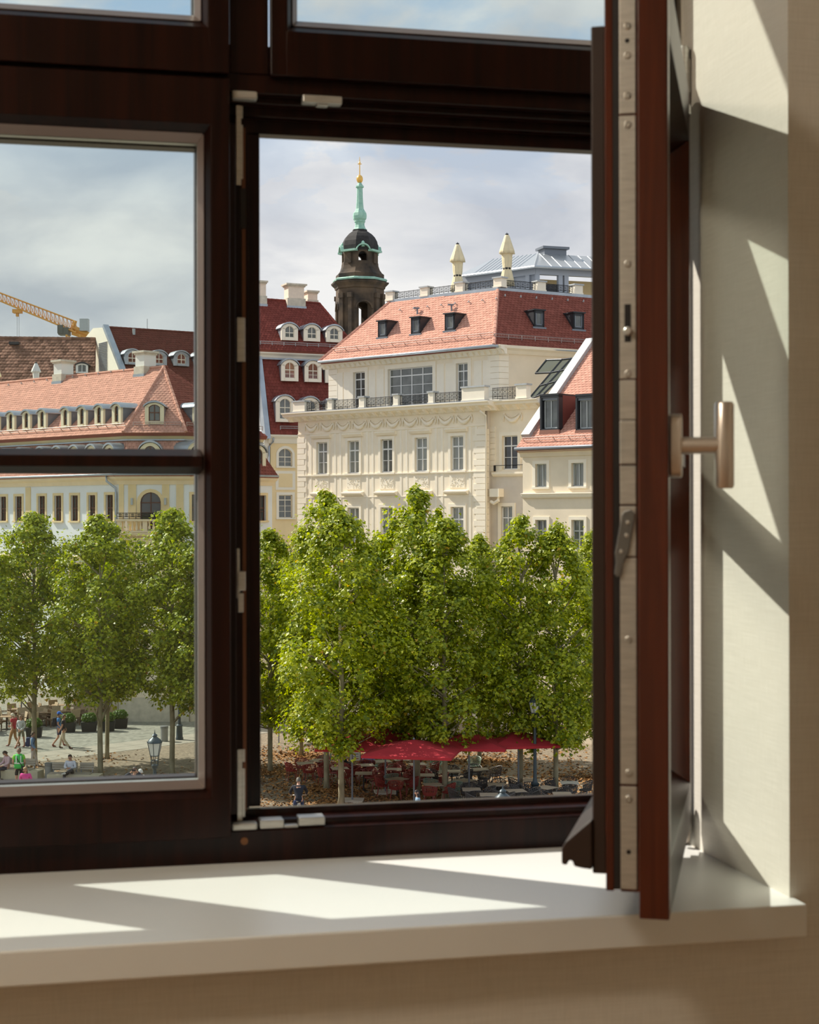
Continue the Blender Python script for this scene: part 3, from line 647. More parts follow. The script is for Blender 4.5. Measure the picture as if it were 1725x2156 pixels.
# main cornice with brackets, round the corner
def cornice(root, fac, a0, a1, zt, m, ex=.75, h=.5, step=.62, br=True):
    mb = MB(); fac.run(mb, [(-.1, zt-h), (.08, zt-h), (.14, zt-h*.72), (ex*.45, zt-h*.55), (ex*.80, zt-h*.45), (ex*.84, zt-h*.22), (ex, zt-h*.10), (ex, zt), (-.1, zt+.02)], a0, a1); c = part(mb, 'cornice', m, root)
    if br:
        n = int((a1-a0)/step)
        for k in range(n):
            a = a0+(k+.5)*(a1-a0)/n; b = MB(); fac.run(b, [(0, zt-h*1.02), (.16, zt-h*.98), (ex*.62, zt-h*.62), (ex*.62, zt-h*.5), (0, zt-h*.5)], a-.11, a+.11); part(b, 'bracket', m, root, parent=c)
    return c
cornice(RA, A, -.75, WA+.75, 17.78, CREAM2)
mb = MB(); A.box(mb, -.6, WA+.6, 17.78, 17.82, -8, .72); part(mb, 'terrace_sheet', ZINC, RA)
# terrace balustrade: pedestals and iron panels
ped = [(13.55, 14.55), (11.25, 11.62), (8.63, 9.05), (5.98, 6.35), (3.32, 3.70), (-.35, 1.25)]
PZ0, PZ1 = 17.82, 18.52; po0, po1 = .12, .50
for a0, a1 in ped: pedestal(RA, A, a0, a1, PZ0, PZ1 + (.12 if a0 < 0 else 0), po0, po1)
for (a0, a1), (b0, b1) in zip(ped, ped[1:]): scroll_panel(RA, A, b1+.02, a0-.02, PZ0+.03, PZ1-.1, .31)
# set-back top storey
OP = -1.95
T = A.shift(OP)
tw = (.55, 13.85)
dw = [(11.78, 10.80), (8.93, 5.42), (3.65, 2.78)]
doors = [(b-.0, a, 18.0, 20.25) for a, b in dw]
part(wall(T, tw[0], tw[1], 17.8, 21.0, doors), 'wall', CREAM, RA)
window(RA, T, doors[0][0], doors[0][1], 18.0, 20.25, rows=(.30, .55, .80), gm=PANED); window(RA, T, doors[2][0], doors[2][1], 18.0, 20.25, rows=(.30, .55, .80), gm=PANE)
window(RA, T, doors[1][0], doors[1][1], 18.0, 20.25, cols=4, rows=(.30, .55, .80), gm=PANE)
for d in doors: surround(RA, T, d[0], d[1], 17.9, d[3], w=.24, out=.07, sill=False)
for a in (12.95, 10.25, 9.55, 4.85, 4.15, 2.05, 1.40, 12.3):
    mb = MB(); T.box(mb, a-.28, a+.28, 18.2, 20.3, 0, .04); part(mb, 'wall_panel', CREAM2, RA)
for k in range(9):
    z = 17.9+k*.33
    for a_, b_ in ((tw[0], tw[0]+.75), (tw[1]-.7, tw[1])):
        mb = MB(); T.box(mb, a_-.03, b_+.03, z+.01, z+.32, -.25, .05); part(mb, 'quoin_stone', CREAM2, RA)
cornice(RA, T, tw[0]-.5, tw[1]+.5, 21.05, CREAM2, ex=.55, h=.48, step=.42)
# side of the house turned to the right
DS, NS = dirs_right(60)
corner_T = T.pt(tw[0], 0)
TS = Fac(corner_T, DS, NS)
part(wall(TS, 0, 9, 17.8, 21.0, []), 'wall', BEIGE, RA)
for k in range(9):
    mb = MB(); TS.box(mb, 0, .62, 17.9+k*.33+.01, 17.9+k*.33+.32, -.2, .045); part(mb, 'quoin_stone', CREAM2, RA)
mb = MB(); TS.run(mb, [(-.1, 20.62), (.08, 20.62), (.25, 20.8), (.5, 20.9), (.55, 21.05), (-.1, 21.07)], -.3, 9); part(mb, 'cornice', CREAM2, RA)
# set-back bay to the right of the front (window with garland above)
B2 = A.shift(-.5)
b0, b1 = B2.px(1100, 990)[0], B2.px(1024, 990)[0]
wl, wz1 = B2.px(1058, 918); wr_, wz0 = B2.px(1091, 988)
h1 = (wr_, wl, wz0, wz1); l2a, l2z1 = B2.px(1055, 1066); l2b, _ = B2.px(1080, 1066); h2 = (l2b, l2a, l2z1-2.1, l2z1)
part(wall(B2, -3.6, .6, 13.9, 17.36, [h1]), 'wall', CREAM, RA); part(wall(B2, -3.6, .6, 0, 13.9, [h2]), 'wall', GREYR, RA)
window(RA, B2, *h1, rows=(.36, .70), gm=PANED); surround(RA, B2, *h1, w=.2, sill=False); window(RA, B2, *h2, rows=(.36, .70), gm=CURT); surround(RA, B2, *h2, w=.18)
mb = MB(); B2.run(mb, [(0, 13.66), (.12, 13.7), (.2, 13.8), (.2, 13.9), (0, 13.92)], -3.6, -.2); part(mb, 'window_ledge', CREAM2, RA)
mb = MB(); z = 14.06; B2.box(mb, h1[0]-.5, h1[1]+.5, z+.20, z+.23, .12, .15); B2.box(mb, h1[0]-.5, h1[0]-.46, z-.1, z+.23, 0, .15); B2.box(mb, h1[1]+.46, h1[1]+.5, z-.1, z+.23, 0, .15); part(mb, 'window_rail', IRON, RA)
garland(RA, B2, (h1[0]+h1[1])/2-.2, 17.15, 1.3)
cornice(RA, B2, -3.7, .5, 17.78, CREAM2)
for k in range(8):
    mb = MB(); B2.box(mb, -.32, .35, 13.95+k*.31+.01, 13.95+k*.31+.30, -.2, .04); part(mb, 'quoin_stone', CREAM2, RA)
c = A.pt(-.12, 0, -.02); downpipe(RA, [A.pt(-.05, 17.25, .5), A.pt(-.13, 17.0, .12), A.pt(-.13, 16.5, .07), A.pt(-.13, 3, .07)], .065, CREAM2)
mb = MB(); B2.box(mb, -.9, -.25, 12.55, 13.0, 0, .45); mb.tube([B2.pt(-.75, 12.6, .3), B2.pt(-.8, 12.35, .35), B2.pt(-.5, 12.2, .35), B2.pt(-.25, 12.3, .3)], .10, 8); part(mb, 'ventilation_duct', CREAM2, RA)
mb = MB(); mb.tube([B2.pt(-3.0, 12.85, 0), B2.pt(-2.9, 12.95, .4), B2.pt(-2.8, 12.9, .55)], .045, 6); part(mb, 'wall_spout', ZINCD, RA)
# terrace rail on the right return
rp0, _ = B2.px(1040, 845, .31); rp1, _ = B2.px(1092, 845, .31)
scroll_panel(RA, B2, rp1, rp0, PZ0+.05, PZ1, .4); pedestal(RA, B2, rp1-.75, rp1-.05, PZ0, PZ1+.1, .2, .6)
# hipped roof
EO = OP+.72
aR, _ = A.px(1040, 728, EO); aL, _ = A.px(672, 762, EO); EZ = 21.02
E1, E0 = A.pt(aR, EZ, EO), A.pt(aL, EZ, EO)          # right, left eave corner
pit = R(47); nF = (NA*math.sin(pit)+UP*math.cos(pit)).normalized()
TR_, TL_ = at_plane(1048, 611, E1, nF), at_plane(820, 637, E1, nF)
# slight bell-cast at the eave
def mid(p, q, f): return p+(q-p)*f
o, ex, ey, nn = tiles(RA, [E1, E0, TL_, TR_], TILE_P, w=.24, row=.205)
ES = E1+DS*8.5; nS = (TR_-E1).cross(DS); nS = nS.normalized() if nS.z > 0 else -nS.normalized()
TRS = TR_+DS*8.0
tiles(RA, [E1, ES, TRS, TR_], TILE_SHADE, w=.24, row=.205)
ridge(RA, E1, TR_, TILE_P); ridge(RA, E0, TL_, TILE_P)
back = (E0-NA*10); tiles(RA, [E0, back, TL_-NA*4], TILE_R, w=.3, row=.3, under=True)
mb = MB(); mb.tube([E0+NA*.06+UP*-.05, E1+NA*.06+UP*-.05, ES+NS*.06-UP*.05], .085, 8); part(mb, 'gutter', ZINC, RA, smooth=True)
snow_guard(RA, E0+ey*.75-ex*.9+nn*.03, E1+ey*.75+ex*.3+nn*.03, nn)
eyS = (TR_-E1)-DS*((TR_-E1).dot(DS)); eyS.normalize()
snow_guard(RA, E1+eyS*.55+DS*.3+nS*.03, ES+eyS*.55+nS*.03, UP)
# dark metal roof windows
def box_dormer(root, P, ax, out, w, h, d, m=ANTH, gm=PANE, pz=.12):
    """P: foot of the front; ax along the roof, out towards the viewer"""
    f = Fac(P, ax, out); z0 = P.z; mb = MB()
    f.box(mb, -w/2, -w/2+pz, z0, z0+h, -d*.02, .0); f.box(mb, w/2-pz, w/2, z0, z0+h, -d*.02, 0); f.box(mb, -w/2, w/2, z0, z0+pz, -.1, 0); f.box(mb, -w/2, w/2, z0+h-pz*1.2, z0+h, -.1, 0)
    for s_ in (-1, 1): f.plate(mb, [(0, 0)], 0, 0) if False else mb.prism([(0, z0), (0, z0+h), (-d, z0+h)], lambda p, q, t, s_=s_: f.pt(s_*(w/2-.05)+t, q, p), -.05, .05)
    f.box(mb, -w/2-.06, w/2+.06, z0+h, z0+h+.07, -d-.1, .10)
    dd = part(mb, 'roof_window', m, root)
    mb = MB(); f.box(mb, -w/2+pz, w/2-pz, z0+pz, z0+h-pz, -.10, -.06); part(mb, 'pane', gm, root, parent=dd)
    mb = MB(); f.box(mb, -w/2+pz, -w/2+pz+.06, z0+pz, z0+h-pz, -.07, -.02); f.box(mb, w/2-pz-.06, w/2-pz, z0+pz, z0+h-pz, -.07, -.02); f.box(mb, -w/2+pz, w/2-pz, z0+pz, z0+pz+.06, -.07, -.02); part(mb, 'window_frame', ZINCD, root, parent=dd)
    mb = MB(); f.box(mb, -w/2-.1, w/2+.1, z0-.10, z0, -.2, .06); part(mb, 'apron', ZINCD, root, parent=dd)
    return dd
for x, y, w_ in ((806, 711, .72), (876, 704, .72), (948, 697, .76)):
    P = at_plane(x, y, E1, nF)+nF*.05; box_dormer(RA, P, -DL, NA, w_, .95, 1.05)
for x, y, w_ in ((1135, 690, .72), (1218, 695, .78)):
    P = at_plane(x, y, E1, nS)+nS*.05; box_dormer(RA, P, DS, NS, w_, .95, 1.05)
for x, y in ((879, 662), (951, 655)):
    P = at_plane(x, y, E1, nF); mb = MB(); mb.tube([P, P+UP*.35], .05, 6); mb.box(P.x-.22, P.x+.12, P.y-.08, P.y+.08, P.z+.33, P.z+.42); part(mb, 'roof_vent', ZINCD, RA)
for k in range(8):
    x = 845+k*29; y = 655-k*3.4; P = at_plane(x, y, E1, nF)
    part(MB().tube([P, P+nF*.16, P+nF*.16-ey*.12], .03, 5), 'roof_hook', LEADG, RA)
for k in range(6):
    P = at_plane(1062+k*33, 624+k*2.4, E1, nS); part(MB().tube([P, P+nS*.16, P+nS*.16-UP*.12], .03, 5), 'roof_hook', LEADG, RA)
# flat roof terrace with its own balustrade
RZ = TR_.z
mb = MB(); q = [TL_, TR_, TRS, TL_-NA*9]; mb.add([p+UP*.0 for p in q]+[p+UP*.18 for p in q], [(0, 1, 2, 3), (7, 6, 5, 4), (0, 4, 5, 1), (1, 5, 6, 2), (2, 6, 7, 3), (3, 7, 4, 0)]); part(mb, 'roof_terrace', ZINC, RA)
RF = Fac(TR_, DL, NA); LF = (TL_-TR_).dot(DL)
RS = Fac(TR_, DS, NS)
xs = [(824, 640), (897, 628), (971, 617), (1052, 605)]
pa = []
for x, y in xs: a, _ = RF.px(x, y, -.25); pa.append(a)
zb = RZ+.18
for i, a in enumerate(pa): pedestal(RA, RF, a-.30, a+.30, zb, zb+.62, -.55, -.05)
for a, b in zip(pa, pa[1:]): scroll_panel(RA, RF, b+.32, a-.32, zb+.03, zb+.52, -.3)
pb = [0.0]+[RS.px(x, 610, -.25)[0] for x in (1137, 1215)]
for a in pb[1:]: pedestal(RA, RS, a-.3, a+.3, zb, zb+.62, -.55, -.05)
for a, b in zip(pb, pb[1:]): scroll_panel(RA, RS, a+.4, b-.32, zb+.03, zb+.52, -.3)
# two closed parasols and the pavilion on the roof terrace
CANV = mat('cream_canvas', (0.82, 0.70, 0.46), 0.9, var=0.08, vscale=3)
def closed_parasol(name, label, P, h, m=CANV, r=.42, group=None):
    t = thing(name, label, 'parasol', P, group=group)
    MB().lathe([(.25, 0), (.25, .06), (.035, .07), (.035, h), (0, h+.02)], (0, 0, 0), 10).build('pole', IRON, t, smooth=40)
    sq = lambda a: 1+.16*math.cos(8*a)
    MB().lathe([(r*.98, h*.10), (r*.86, h*.22), (r*.55, h*.40), (r*.62, h*.48), (r*.70, h*.66), (r*.66, h*.70)], (0, 0, 0), 24, sq=sq).build('folded_canopy', m, t, smooth=True)
    MB().lathe([(r*1.02, h*.66), (r*.95, h*.72), (r*.66, h*.84), (r*.30, h*.985), (.03, h)], (0, 0, 0), 24, sq=sq).build('canopy_top', m, t, smooth=True)
    MB().lathe([(r*.60, h*.385), (r*.62, h*.40), (r*.60, h*.415)], (0, 0, 0), 16).build('strap', IRON, t, smooth=True)
    MB().lathe([(.10, h), (.10, h+.05), (.02, h+.07), (.02, h+.12), (0, h+.12)], (0, 0, 0), 8).build('finial', ANTH, t, smooth=40)
    return t
for x, yb, yt, dz, lab in ((964, 617, 514, -1.6, 'closed cream parasol on the roof terrace, the left and lower-looking of two'), (1068, 600, 494, -1.8, 'closed cream parasol on the roof terrace in front of the metal pavilion')):
    P = at_plane(x, yb, RF.P+NA*dz, NA); P.z = zb; z1 = at_plane(x, yt, RF.P+NA*dz, NA).z
    closed_parasol('closed_parasol', lab, P, z1-P.z, group='closed parasols on the roof terrace')
PV = thing('roof_pavilion', 'grey metal pavilion with standing seam hip roof on the roof terrace', 'pavilion', Vector((TR_.x, TR_.y, zb))-NA*3)
DP, NP = dirs_right(72)
cp = at_depth(1128, 600, 97.0)
PF = Fac(cp, DP, NP); PL = Fac(cp, DL, NA); pz1 = PF.px(1128, 562)[1]; pz0 = zb-.05
pw, pd = 7.5, PL.px(975, 590)[0]
mb = MB()
for a in (0, 1.55, 1.95, 4.2): PF.box(mb, a, a+.28, pz0, pz1, -.3, 0)
for a in (.5, 1.9, 2.2, pd-.4): PL.box(mb, a, a+.3, pz0, pz1, -.3, 0)
PF.box(mb, 0, pw, pz1-.45, pz1, -.3, .02); PL.box(mb, 0, pd, pz1-.45, pz1, -.3, .02)
PL.box(mb, 0, pd, pz0, pz1-.3, -.32, -.2)
part(mb, 'pavilion_frame', mat('grey_cladding', (0.44, 0.47, 0.52), 0.5, 0.1), PV)
mb = MB(); PF.box(mb, 0, pw, pz0, pz1-.3, -3.2, -2.8); part(mb, 'back_wall', YELL, PV)
mb = MB(); PF.box(mb, .75, 1.5, pz0, pz0+1.1, -.45, -.12); part(mb, 'service_cabinet', ANTH, PV)
c0 = PF.pt(0, pz1, 0)+NP*.3+NA*.3; e1 = c0+DP*(pw+.4); e0 = c0+DL*(pd+.5)
tp = at_plane(1133, 534, c0, (NA*math.sin(R(30))+UP*math.cos(R(30))).normalized()); tl = at_plane(1036, 546, c0, (NA*math.sin(R(30))+UP*math.cos(R(30))).normalized()); trr = tp+DP*pw
SEAM = mat('standing_seam_metal', (0.50, 0.52, 0.53), 0.35, 0.6)
mb = MB(); mb.add([c0, e0, tl, tp, e1, trr], [(0, 1, 2, 3), (0, 3, 5, 4)]); mb.add([p-UP*.12 for p in (c0, e0, tl, tp, e1, trr)], [(3, 2, 1, 0), (4, 5, 3, 0)]); mb.tube([e0-UP*.06, c0-UP*.06, e1-UP*.06], .09, 6); mb.add([tl, tp, trr, trr-NP*3, tl-NA*3], [(0, 1, 2, 3, 4)]); part(mb, 'hip_roof', SEAM, PV)
mb = MB()
for k in range(11):
    f = (k+.5)/11; top = mid(tp, tl, f); a = (top-c0).dot(DL); foot = c0+DL*min(a, pd+.4); mb.tube([foot, top], .03, 4)
for k in range(11):
    top = tp+DP*(k*.66+.1); mb.tube([c0+DP*((top-c0).dot(DP)), top], .03, 4)
mb.tube([c0, tp], .05, 5); part(mb, 'roof_seams', SEAM, PV)
cc = mid(tp, trr, .16)-NP*.5; mb = MB(); ff = Fac(cc, DP, NP); ff.box(mb, -.75, .75, cc.z-.3, cc.z+.35, -.5, .5); ff.box(mb, -.9, .9, cc.z+.35, cc.z+.5, -.65, .65); part(mb, 'roof_hatch', ZINCD, PV)

# ------------------------------------------------------------------ 2. low block on the right
B = A.shift(2.0)
BL = B.px(1101, 1000)[0]
RB = thing('gabled_house', 'beige house with steep red tile roof and two dark boxy dormers beside the cream house', 'building', B.pt(BL, 0))
bw = [(B.px(1152, 1000)[0], B.px(1128, 1000)[0]), (B.px(1230, 1000)[0], B.px(1204, 1000)[0])]; bw.append((bw[1][0]-2.4, bw[1][1]-2.4))
holes = [(a, b, 13.0, 14.19) for a, b in bw]+[(a, b, 9.82, 11.30) for a, b in bw]
part(wall(B, -14, BL, 0, 15.0, holes), 'wall', BEIGE, RB)
mb = MB(); B.box(mb, -14, BL-.01, 0, 15.0, -2.4, -.24); part(mb, 'house_body', BEIGE, RB)
for a, b in bw:
    window(RB, B, a, b, 13.0, 14.19, rows=(), gm=CURT, fm=GFRAME, o=-.18); surround(RB, B, a, b, 13.0, 14.19, w=.17)
    window(RB, B, a, b, 9.82, 11.30, rows=(.33, .62), gm=PANE, fm=GFRAME, o=-.18); surround(RB, B, a, b, 9.82, 11.30, w=.17)
mb = MB(); B.run(mb, [(0, 12.42), (.10, 12.44), (.16, 12.54), (.16, 12.61), (.22, 12.63), (.22, 12.67), (0, 12.69)], -14, BL); part(mb, 'string_course', CREAM2, RB)
mb = MB(); B.run(mb, [(0, 14.55), (.08, 14.57), (.14, 14.75), (.30, 14.85), (.34, 14.95), (0, 14.98)], -14, BL+.1); part(mb, 'cornice', BEIGE, RB)
be0, be1 = B.pt(BL+.15, 14.99, .42), B.pt(-14, 14.99, .42); pB = R(43); nB = (NA*math.sin(pB)+UP*math.cos(pB)).normalized(); upB = (-NA*math.cos(pB)+UP*math.sin(pB)).normalized()
o, ex, ey, nn = tiles(RB, [be1, be0, be0+upB*9.0, be1+upB*9.0], TILE_P, w=.24, row=.205)
mb = MB(); mb.tube([be0+NA*.05, be1+NA*.05], .09, 8); part(mb, 'gutter', ZINCD, RB, smooth=True)
snow_guard(RB, be0+ey*.55-DL*.3+nn*.03, be1+ey*.55+nn*.03, nn)
mb = MB(); q0, q1 = be0+upB*.9+DL*.05, be0+upB*9.0+DL*.05
mb.hexa([q0+nB*-.1, q0-nB*.1-DL*.55, q1-nB*.1-DL*.55, q1-nB*.1, q0+nB*.22, q0+nB*.22-DL*.55, q1+nB*.22-DL*.55, q1+nB*.22]); part(mb, 'verge_sheet', LEADG, RB)
mb = MB(); mb.add([B.pt(BL, 15.0, 0), B.pt(BL, 15.0, -7), B.pt(BL, 20.9, -6)], [(0, 1, 2)]); part(mb, 'gable_wall', BEIGE, RB)
# glazed strip beside the verge, with a hinged flap
RGL = glass('roof_glass', (.66, .70, .64))
gq = [at_plane(x, y, be0+nB*.05, nB) for x, y in ((1113, 841), (1146, 829), (1224, 752), (1184, 757))]
gr = MB()
for f in (0, .5, 1.0): gr.tube([mid(gq[0], gq[1], f), mid(gq[3], gq[2], f)], .055, 4)
for f in (0, .34, .67, 1.0): gr.tube([mid(gq[0], gq[3], f), mid(gq[1], gq[2], f)], .05, 4)
GR = part(gr, 'glass_roof', ANTH, RB)
for i in range(2):
    for j in range(3):
        p = [mid(mid(gq[0], gq[1], (i+u)/2), mid(gq[3], gq[2], (i+u)/2), (j+v)/3) for u, v in ((0, 0), (1, 0), (1, 1), (0, 1))]
        pm = MB(); pm.add(p+[x-nB*.02 for x in p], [(0, 1, 2, 3), (7, 6, 5, 4), (0, 4, 5, 1), (1, 5, 6, 2), (2, 6, 7, 3), (3, 7, 4, 0)]); part(pm, 'pane', RGL, RB, parent=GR)
fl = [mid(gq[0], gq[3], .67), gq[3], at_plane(1151, 758, gq[3], (NA*.5+UP*.6).normalized()), at_plane(1128, 786, gq[3], (NA*.5+UP*.6).normalized())]
gr = MB(); gr.tube(fl, .06, 4, closed=True); part(gr, 'vent_flap_frame', ANTH, RB, parent=GR)
part(MB().add(fl+[x-UP*.02 for x in fl], [(0, 1, 2, 3), (7, 6, 5, 4), (0, 4, 5, 1), (1, 5, 6, 2), (2, 6, 7, 3), (3, 7, 4, 0)]), 'pane', RGL, RB, parent=GR)
def clad_dormer(root, fac, a0, a1, z0, z1, o, back, m, side, gm):
    mb = MB(); t = .10
    fac.box(mb, a0, a0+t, z0, z1, o-.35, o); fac.box(mb, a1-t, a1, z0, z1, o-.35, o); fac.box(mb, a0, a1, z1-t*1.6, z1, o-.35, o); fac.box(mb, a0, a1, z0, z0+.06, o-.35, o); fac.box(mb, a0, a1, z1-.05, z1+.04, o-back, o+.02)
    d = part(mb, 'dormer', m, root)
    for q0, q1 in ((a0, a0+.06), (a1-.06, a1)): mb = MB(); fac.box(mb, q0, q1, z0-1.2, z1-.05, o-back, o-.35); part(mb, 'dormer_cheek', side, root, parent=d)
    window(root, fac, a0+t*1.6, a1-t*1.6, z0+.08, z1-t*2.6, rows=(), gm=gm, fm=GFRAME, o=o-.22, name='window_frame', parent=d)
    mb = MB(); fac.box(mb, a0+t, a1-t, z1-t*2.8, z1-t*1.6, o-.28, o-.08); part(mb, 'blind_box', ZINCD, root, parent=d)
    mb = MB(); fac.plate(mb, [(a0-.06, z0-.28), (a1+.06, z0-.28), (a1, z0), (a0, z0)], o-.12, o+.02); part(mb, 'apron', mat('copper_brown_sheet', (0.30, 0.15, 0.11), 0.5, 0.3) if 'copper_brown_sheet' not in bpy.data.materials else bpy.data.materials['copper_brown_sheet'], root, parent=d)
    return d
MAROON = mat('maroon_sheet', (0.18, 0.055, 0.045), 0.5, 0.2)
for x0, x1 in ((1137, 1177), (1212, 1252)):
    ob = -.35; f = B; a1_, zt = f.px(x0, 832, ob); a0_, zb_ = f.px(x1, 904, ob); clad_dormer(RB, f, a0_, a1_, zb_, zt, ob, 2.6, ANTH, MAROON, PANE)

# ------------------------------------------------------------------ 3. tall yellow house with the dark red mansard
DC, NC = dirs_right(66)
Cc = Fac(at_depth(627, 1087, 118), DC, NC)
RC = thing('mansard_house', 'tall yellow house with dark red mansard roof and three rows of white arched dormers', 'building', Cc.P)
cw = (-2.15, 6.5)
holes = [(-1.50, -.44, 15.25, 16.60), (-1.50, -.44, 11.40, 13.12), (.45, 1.5, 15.25, 16.60), (.45, 1.5, 11.4, 13.12)]
part(wall(Cc, cw[0], cw[1], 0, 17.3, holes), 'wall', YELL, RC)
mb = MB(); Cc.box(mb, cw[0]+.01, cw[1], 0, 17.3, -9, -.24); part(mb, 'house_body', YELL, RC)
PALEY = mat('pale_yellow_trim', (0.88, 0.82, 0.68), 0.85)
for a in (-1.50, .45):
    window(RC, Cc, a, a+1.06, 15.25, 16.25, .35, rows=(.36, .72), fm=CFRAME, gm=PANE); arch_fill(RC, Cc, a, a+1.06, 16.25, .35, YELL); surround(RC, Cc, a, a+1.06, 15.25, 16.25, w=.2, rise=.35, m=PALEY)
    window(RC, Cc, a, a+1.06, 11.40, 13.12, rows=(.28, .52, .78), fm=CFRAME, gm=PANE); surround(RC, Cc, a, a+1.06, 11.40, 13.12, w=.2, m=PALEY)
    mb = MB(); Cc.box(mb, a-.25, a+1.31, 13.50, 14.92, 0, .03); part(mb, 'panel_frame', PALEY, RC); mb = MB(); Cc.box(mb, a-.02, a+1.08, 13.70, 14.72, .01, .045); part(mb, 'wall_panel', YELL, RC)
mb = MB(); Cc.run(mb, [(0, 16.95), (.1, 17.0), (.2, 17.3), (.42, 17.5), (.42, 17.62), (0, 17.64)], cw[0]-.2, cw[1]); part(mb, 'cornice', PALEY, RC)
c0, c1 = Cc.pt(cw[0]-.1, 17.64, .45), Cc.pt(cw[1], 17.64, .45); c2, c3 = Cc.pt(cw[1], 23.55, -1.7), Cc.pt(cw[0]-.1, 23.55, -1.7)
tiles(RC, [c0, c1, c2, c3], TILE_R, w=.24, row=.26)
mb = MB(); Cc.run(mb, [(-1.9, 23.5), (-1.55, 23.5), (-1.5, 23.7), (-1.3, 23.85), (-1.3, 24.05), (-1.9, 24.1)], cw[0]-.6, cw[1]+1.2); part(mb, 'cornice', PALEY, RC)
mb = MB(); Cc.box(mb, cw[0]-.6, cw[1]+1.2, 23.40, 23.52, -1.9, -1.42); part(mb, 'eaves_flashing', ZINC, RC)
u0 = Cc.pt(cw[0]-1.2, 24.08, -1.15); pC = R(47); nC2 = (NC*math.sin(pC)+UP*math.cos(pC)).normalized()
rl, rr = at_plane(540, 629, u0, nC2), at_plane(672, 639, u0, nC2); u1 = at_plane(752, 738, u0, nC2); u1.z = u0.z
u1 = Cc.pt((at_plane(760, 742, u0, nC2)-Cc.P).dot(DC), 24.08, -1.15)
tiles(RC, [u0, u1, rr, rl], TILE_R, w=.24, row=.24)
ridge(RC, rl, rr, TILE_R); ridge(RC, rr, u1, TILE_R)
mb = MB(); mb.add([rr, u1, u1-NC*8, rr-NC*3], [(0, 1, 2, 3)]); mb.add([rl, rr, rr-NC*3-UP*2, rl-NC*3-UP*2], [(0, 1, 2, 3)]); part(mb, 'rear_slope', BASE_R, RC)
upC = (-NC*math.cos(pC)+UP*math.sin(pC))
snow_guard(RC, u0+upC*.55+nC2*.03, u1+upC*.55-DC*.6+nC2*.03, UP, m=LEADG)
for x, yb in ((608, 716), (655, 718), (702, 720)):
    P = at_plane(x, yb, u0, nC2); a = (P-Cc.P).dot(DC); oo = (P-Cc.P).dot(NC)+.25; arched_dormer(RC, Cc, a, P.z-.05, 1.34, .92, .36, oo, 2.0, CREAM2, fm=CFRAME, gm=PANE, side=.30, bot=.22, rows=(.60,), cheek=ZINC)
nM = (c1-c0).cross(c3-c0).normalized(); nM = nM if nM.z > 0 else -nM
for x, yb, h_, w_ in ((608, 803, 1.22, 1.36), (657, 805, 1.22, 1.36), (700, 807, 1.22, 1.36), (598, 889, 1.55, 1.42), (651, 892, 1.55, 1.42), (702, 894, 1.55, 1.42)):
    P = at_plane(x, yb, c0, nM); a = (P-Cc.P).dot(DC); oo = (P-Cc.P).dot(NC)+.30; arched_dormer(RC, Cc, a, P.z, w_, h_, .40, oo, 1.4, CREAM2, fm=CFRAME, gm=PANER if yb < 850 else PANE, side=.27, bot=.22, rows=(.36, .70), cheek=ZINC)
snow_guard(RC, Cc.pt(-1.5, 18.0, .40), Cc.pt(.3, 18.0, .40), UP, m=LEADG)
for x0, x1, yt, yb, lab in ((603, 636, 598, 645, 1), (644, 664, 613, 640, 1), (535, 556, 592, 640, 1)):
    dz = 5.4 if x0 != 644 else 6.6; PP = rl+(-NC)*(0.0 if x0 != 644 else 1.2); f = Fac(PP, DC, NC); a0_, z1_ = f.px(x0, yt); a1_, z0_ = f.px(x1, yb+8); chimney(RC, f, (a0_+a1_)/2, 0, a1_-a0_, 1.0, z0_, z1_, mat('chimney_plaster', (0.84, 0.70, 0.56), 0.9, var=.05) if 'chimney_plaster' not in bpy.data.materials else bpy.data.materials['chimney_plaster'], STONE)
# zinc-clad fire wall on the left edge
mb = MB(); k = [Cc.pt(cw[0]-.15, 17.3, .55), Cc.pt(cw[0]-.55, 17.3, .55), Cc.pt(cw[0]-.55, 23.6, -1.5), Cc.pt(cw[0]-.15, 23.6, -1.5)]; mb.hexa([p-NC*.9 for p in k]+k); part(mb, 'verge_sheet', ZINC, RC)
mb = MB(); mb.add([Cc.pt(cw[0]-.5, 0, .1), Cc.pt(cw[0]-.5, 17.3, .1), Cc.pt(cw[0]-.5, 23.5, -1.8), Cc.pt(cw[0]-.5, 23.5, -9), Cc.pt(cw[0]-.5, 0, -9)], [(0, 1, 2, 3, 4)]); part(mb, 'fire_wall', WHITEW, RC)
mb = MB(); Cc.box(mb, cw[0]-.55, cw[0]-.1, 0, 17.3, -.4, .02); part(mb, 'pilaster_strip', PALEY, RC)
downpipe(RC, [Cc.pt(cw[0]+.12, 17.35, .40), Cc.pt(cw[0]+.15, 17.1, .2), Cc.pt(cw[0]-.15, 16.7, .12), Cc.pt(cw[0]-.15, 14.2, .1), Cc.pt(cw[0]-.4, 13.8, .1)], .07)

# ------------------------------------------------------------------ 4. long white house on the left with its corner pavilion
LB = Fac(at_depth(250, 1087, 92), DL, NA); PVN = Fac(LB.P, RT, -FW)
RL = thing('long_house', 'long white house with ochre trim, pink mansard roof and a balconied corner pavilion', 'building', LB.P)
def corner2(o, z):
    n1, n2 = NA, -FW; det = n1.x*n2.y-n1.y*n2.x; return Vector((LB.P.x+(o*n2.y-o*n1.y)/det, LB.P.y+(n1.x*o-n2.x*o)/det, z))
LW = 24.0; PWD = 4.12
D3, N3 = dirs_right(41.5); PR = Fac(PVN.pt(PWD, 0), D3, N3); PRW = PR.px(573, 1000)[0]
def corner3(o, z):
    n1, n2 = -FW, N3; det = n1.x*n2.y-n1.y*n2.x; return Vector((PR.P.x+(o*n2.y-o*n1.y)/det, PR.P.y+(n1.x*o-n2.x*o)/det, z))
lwin = []
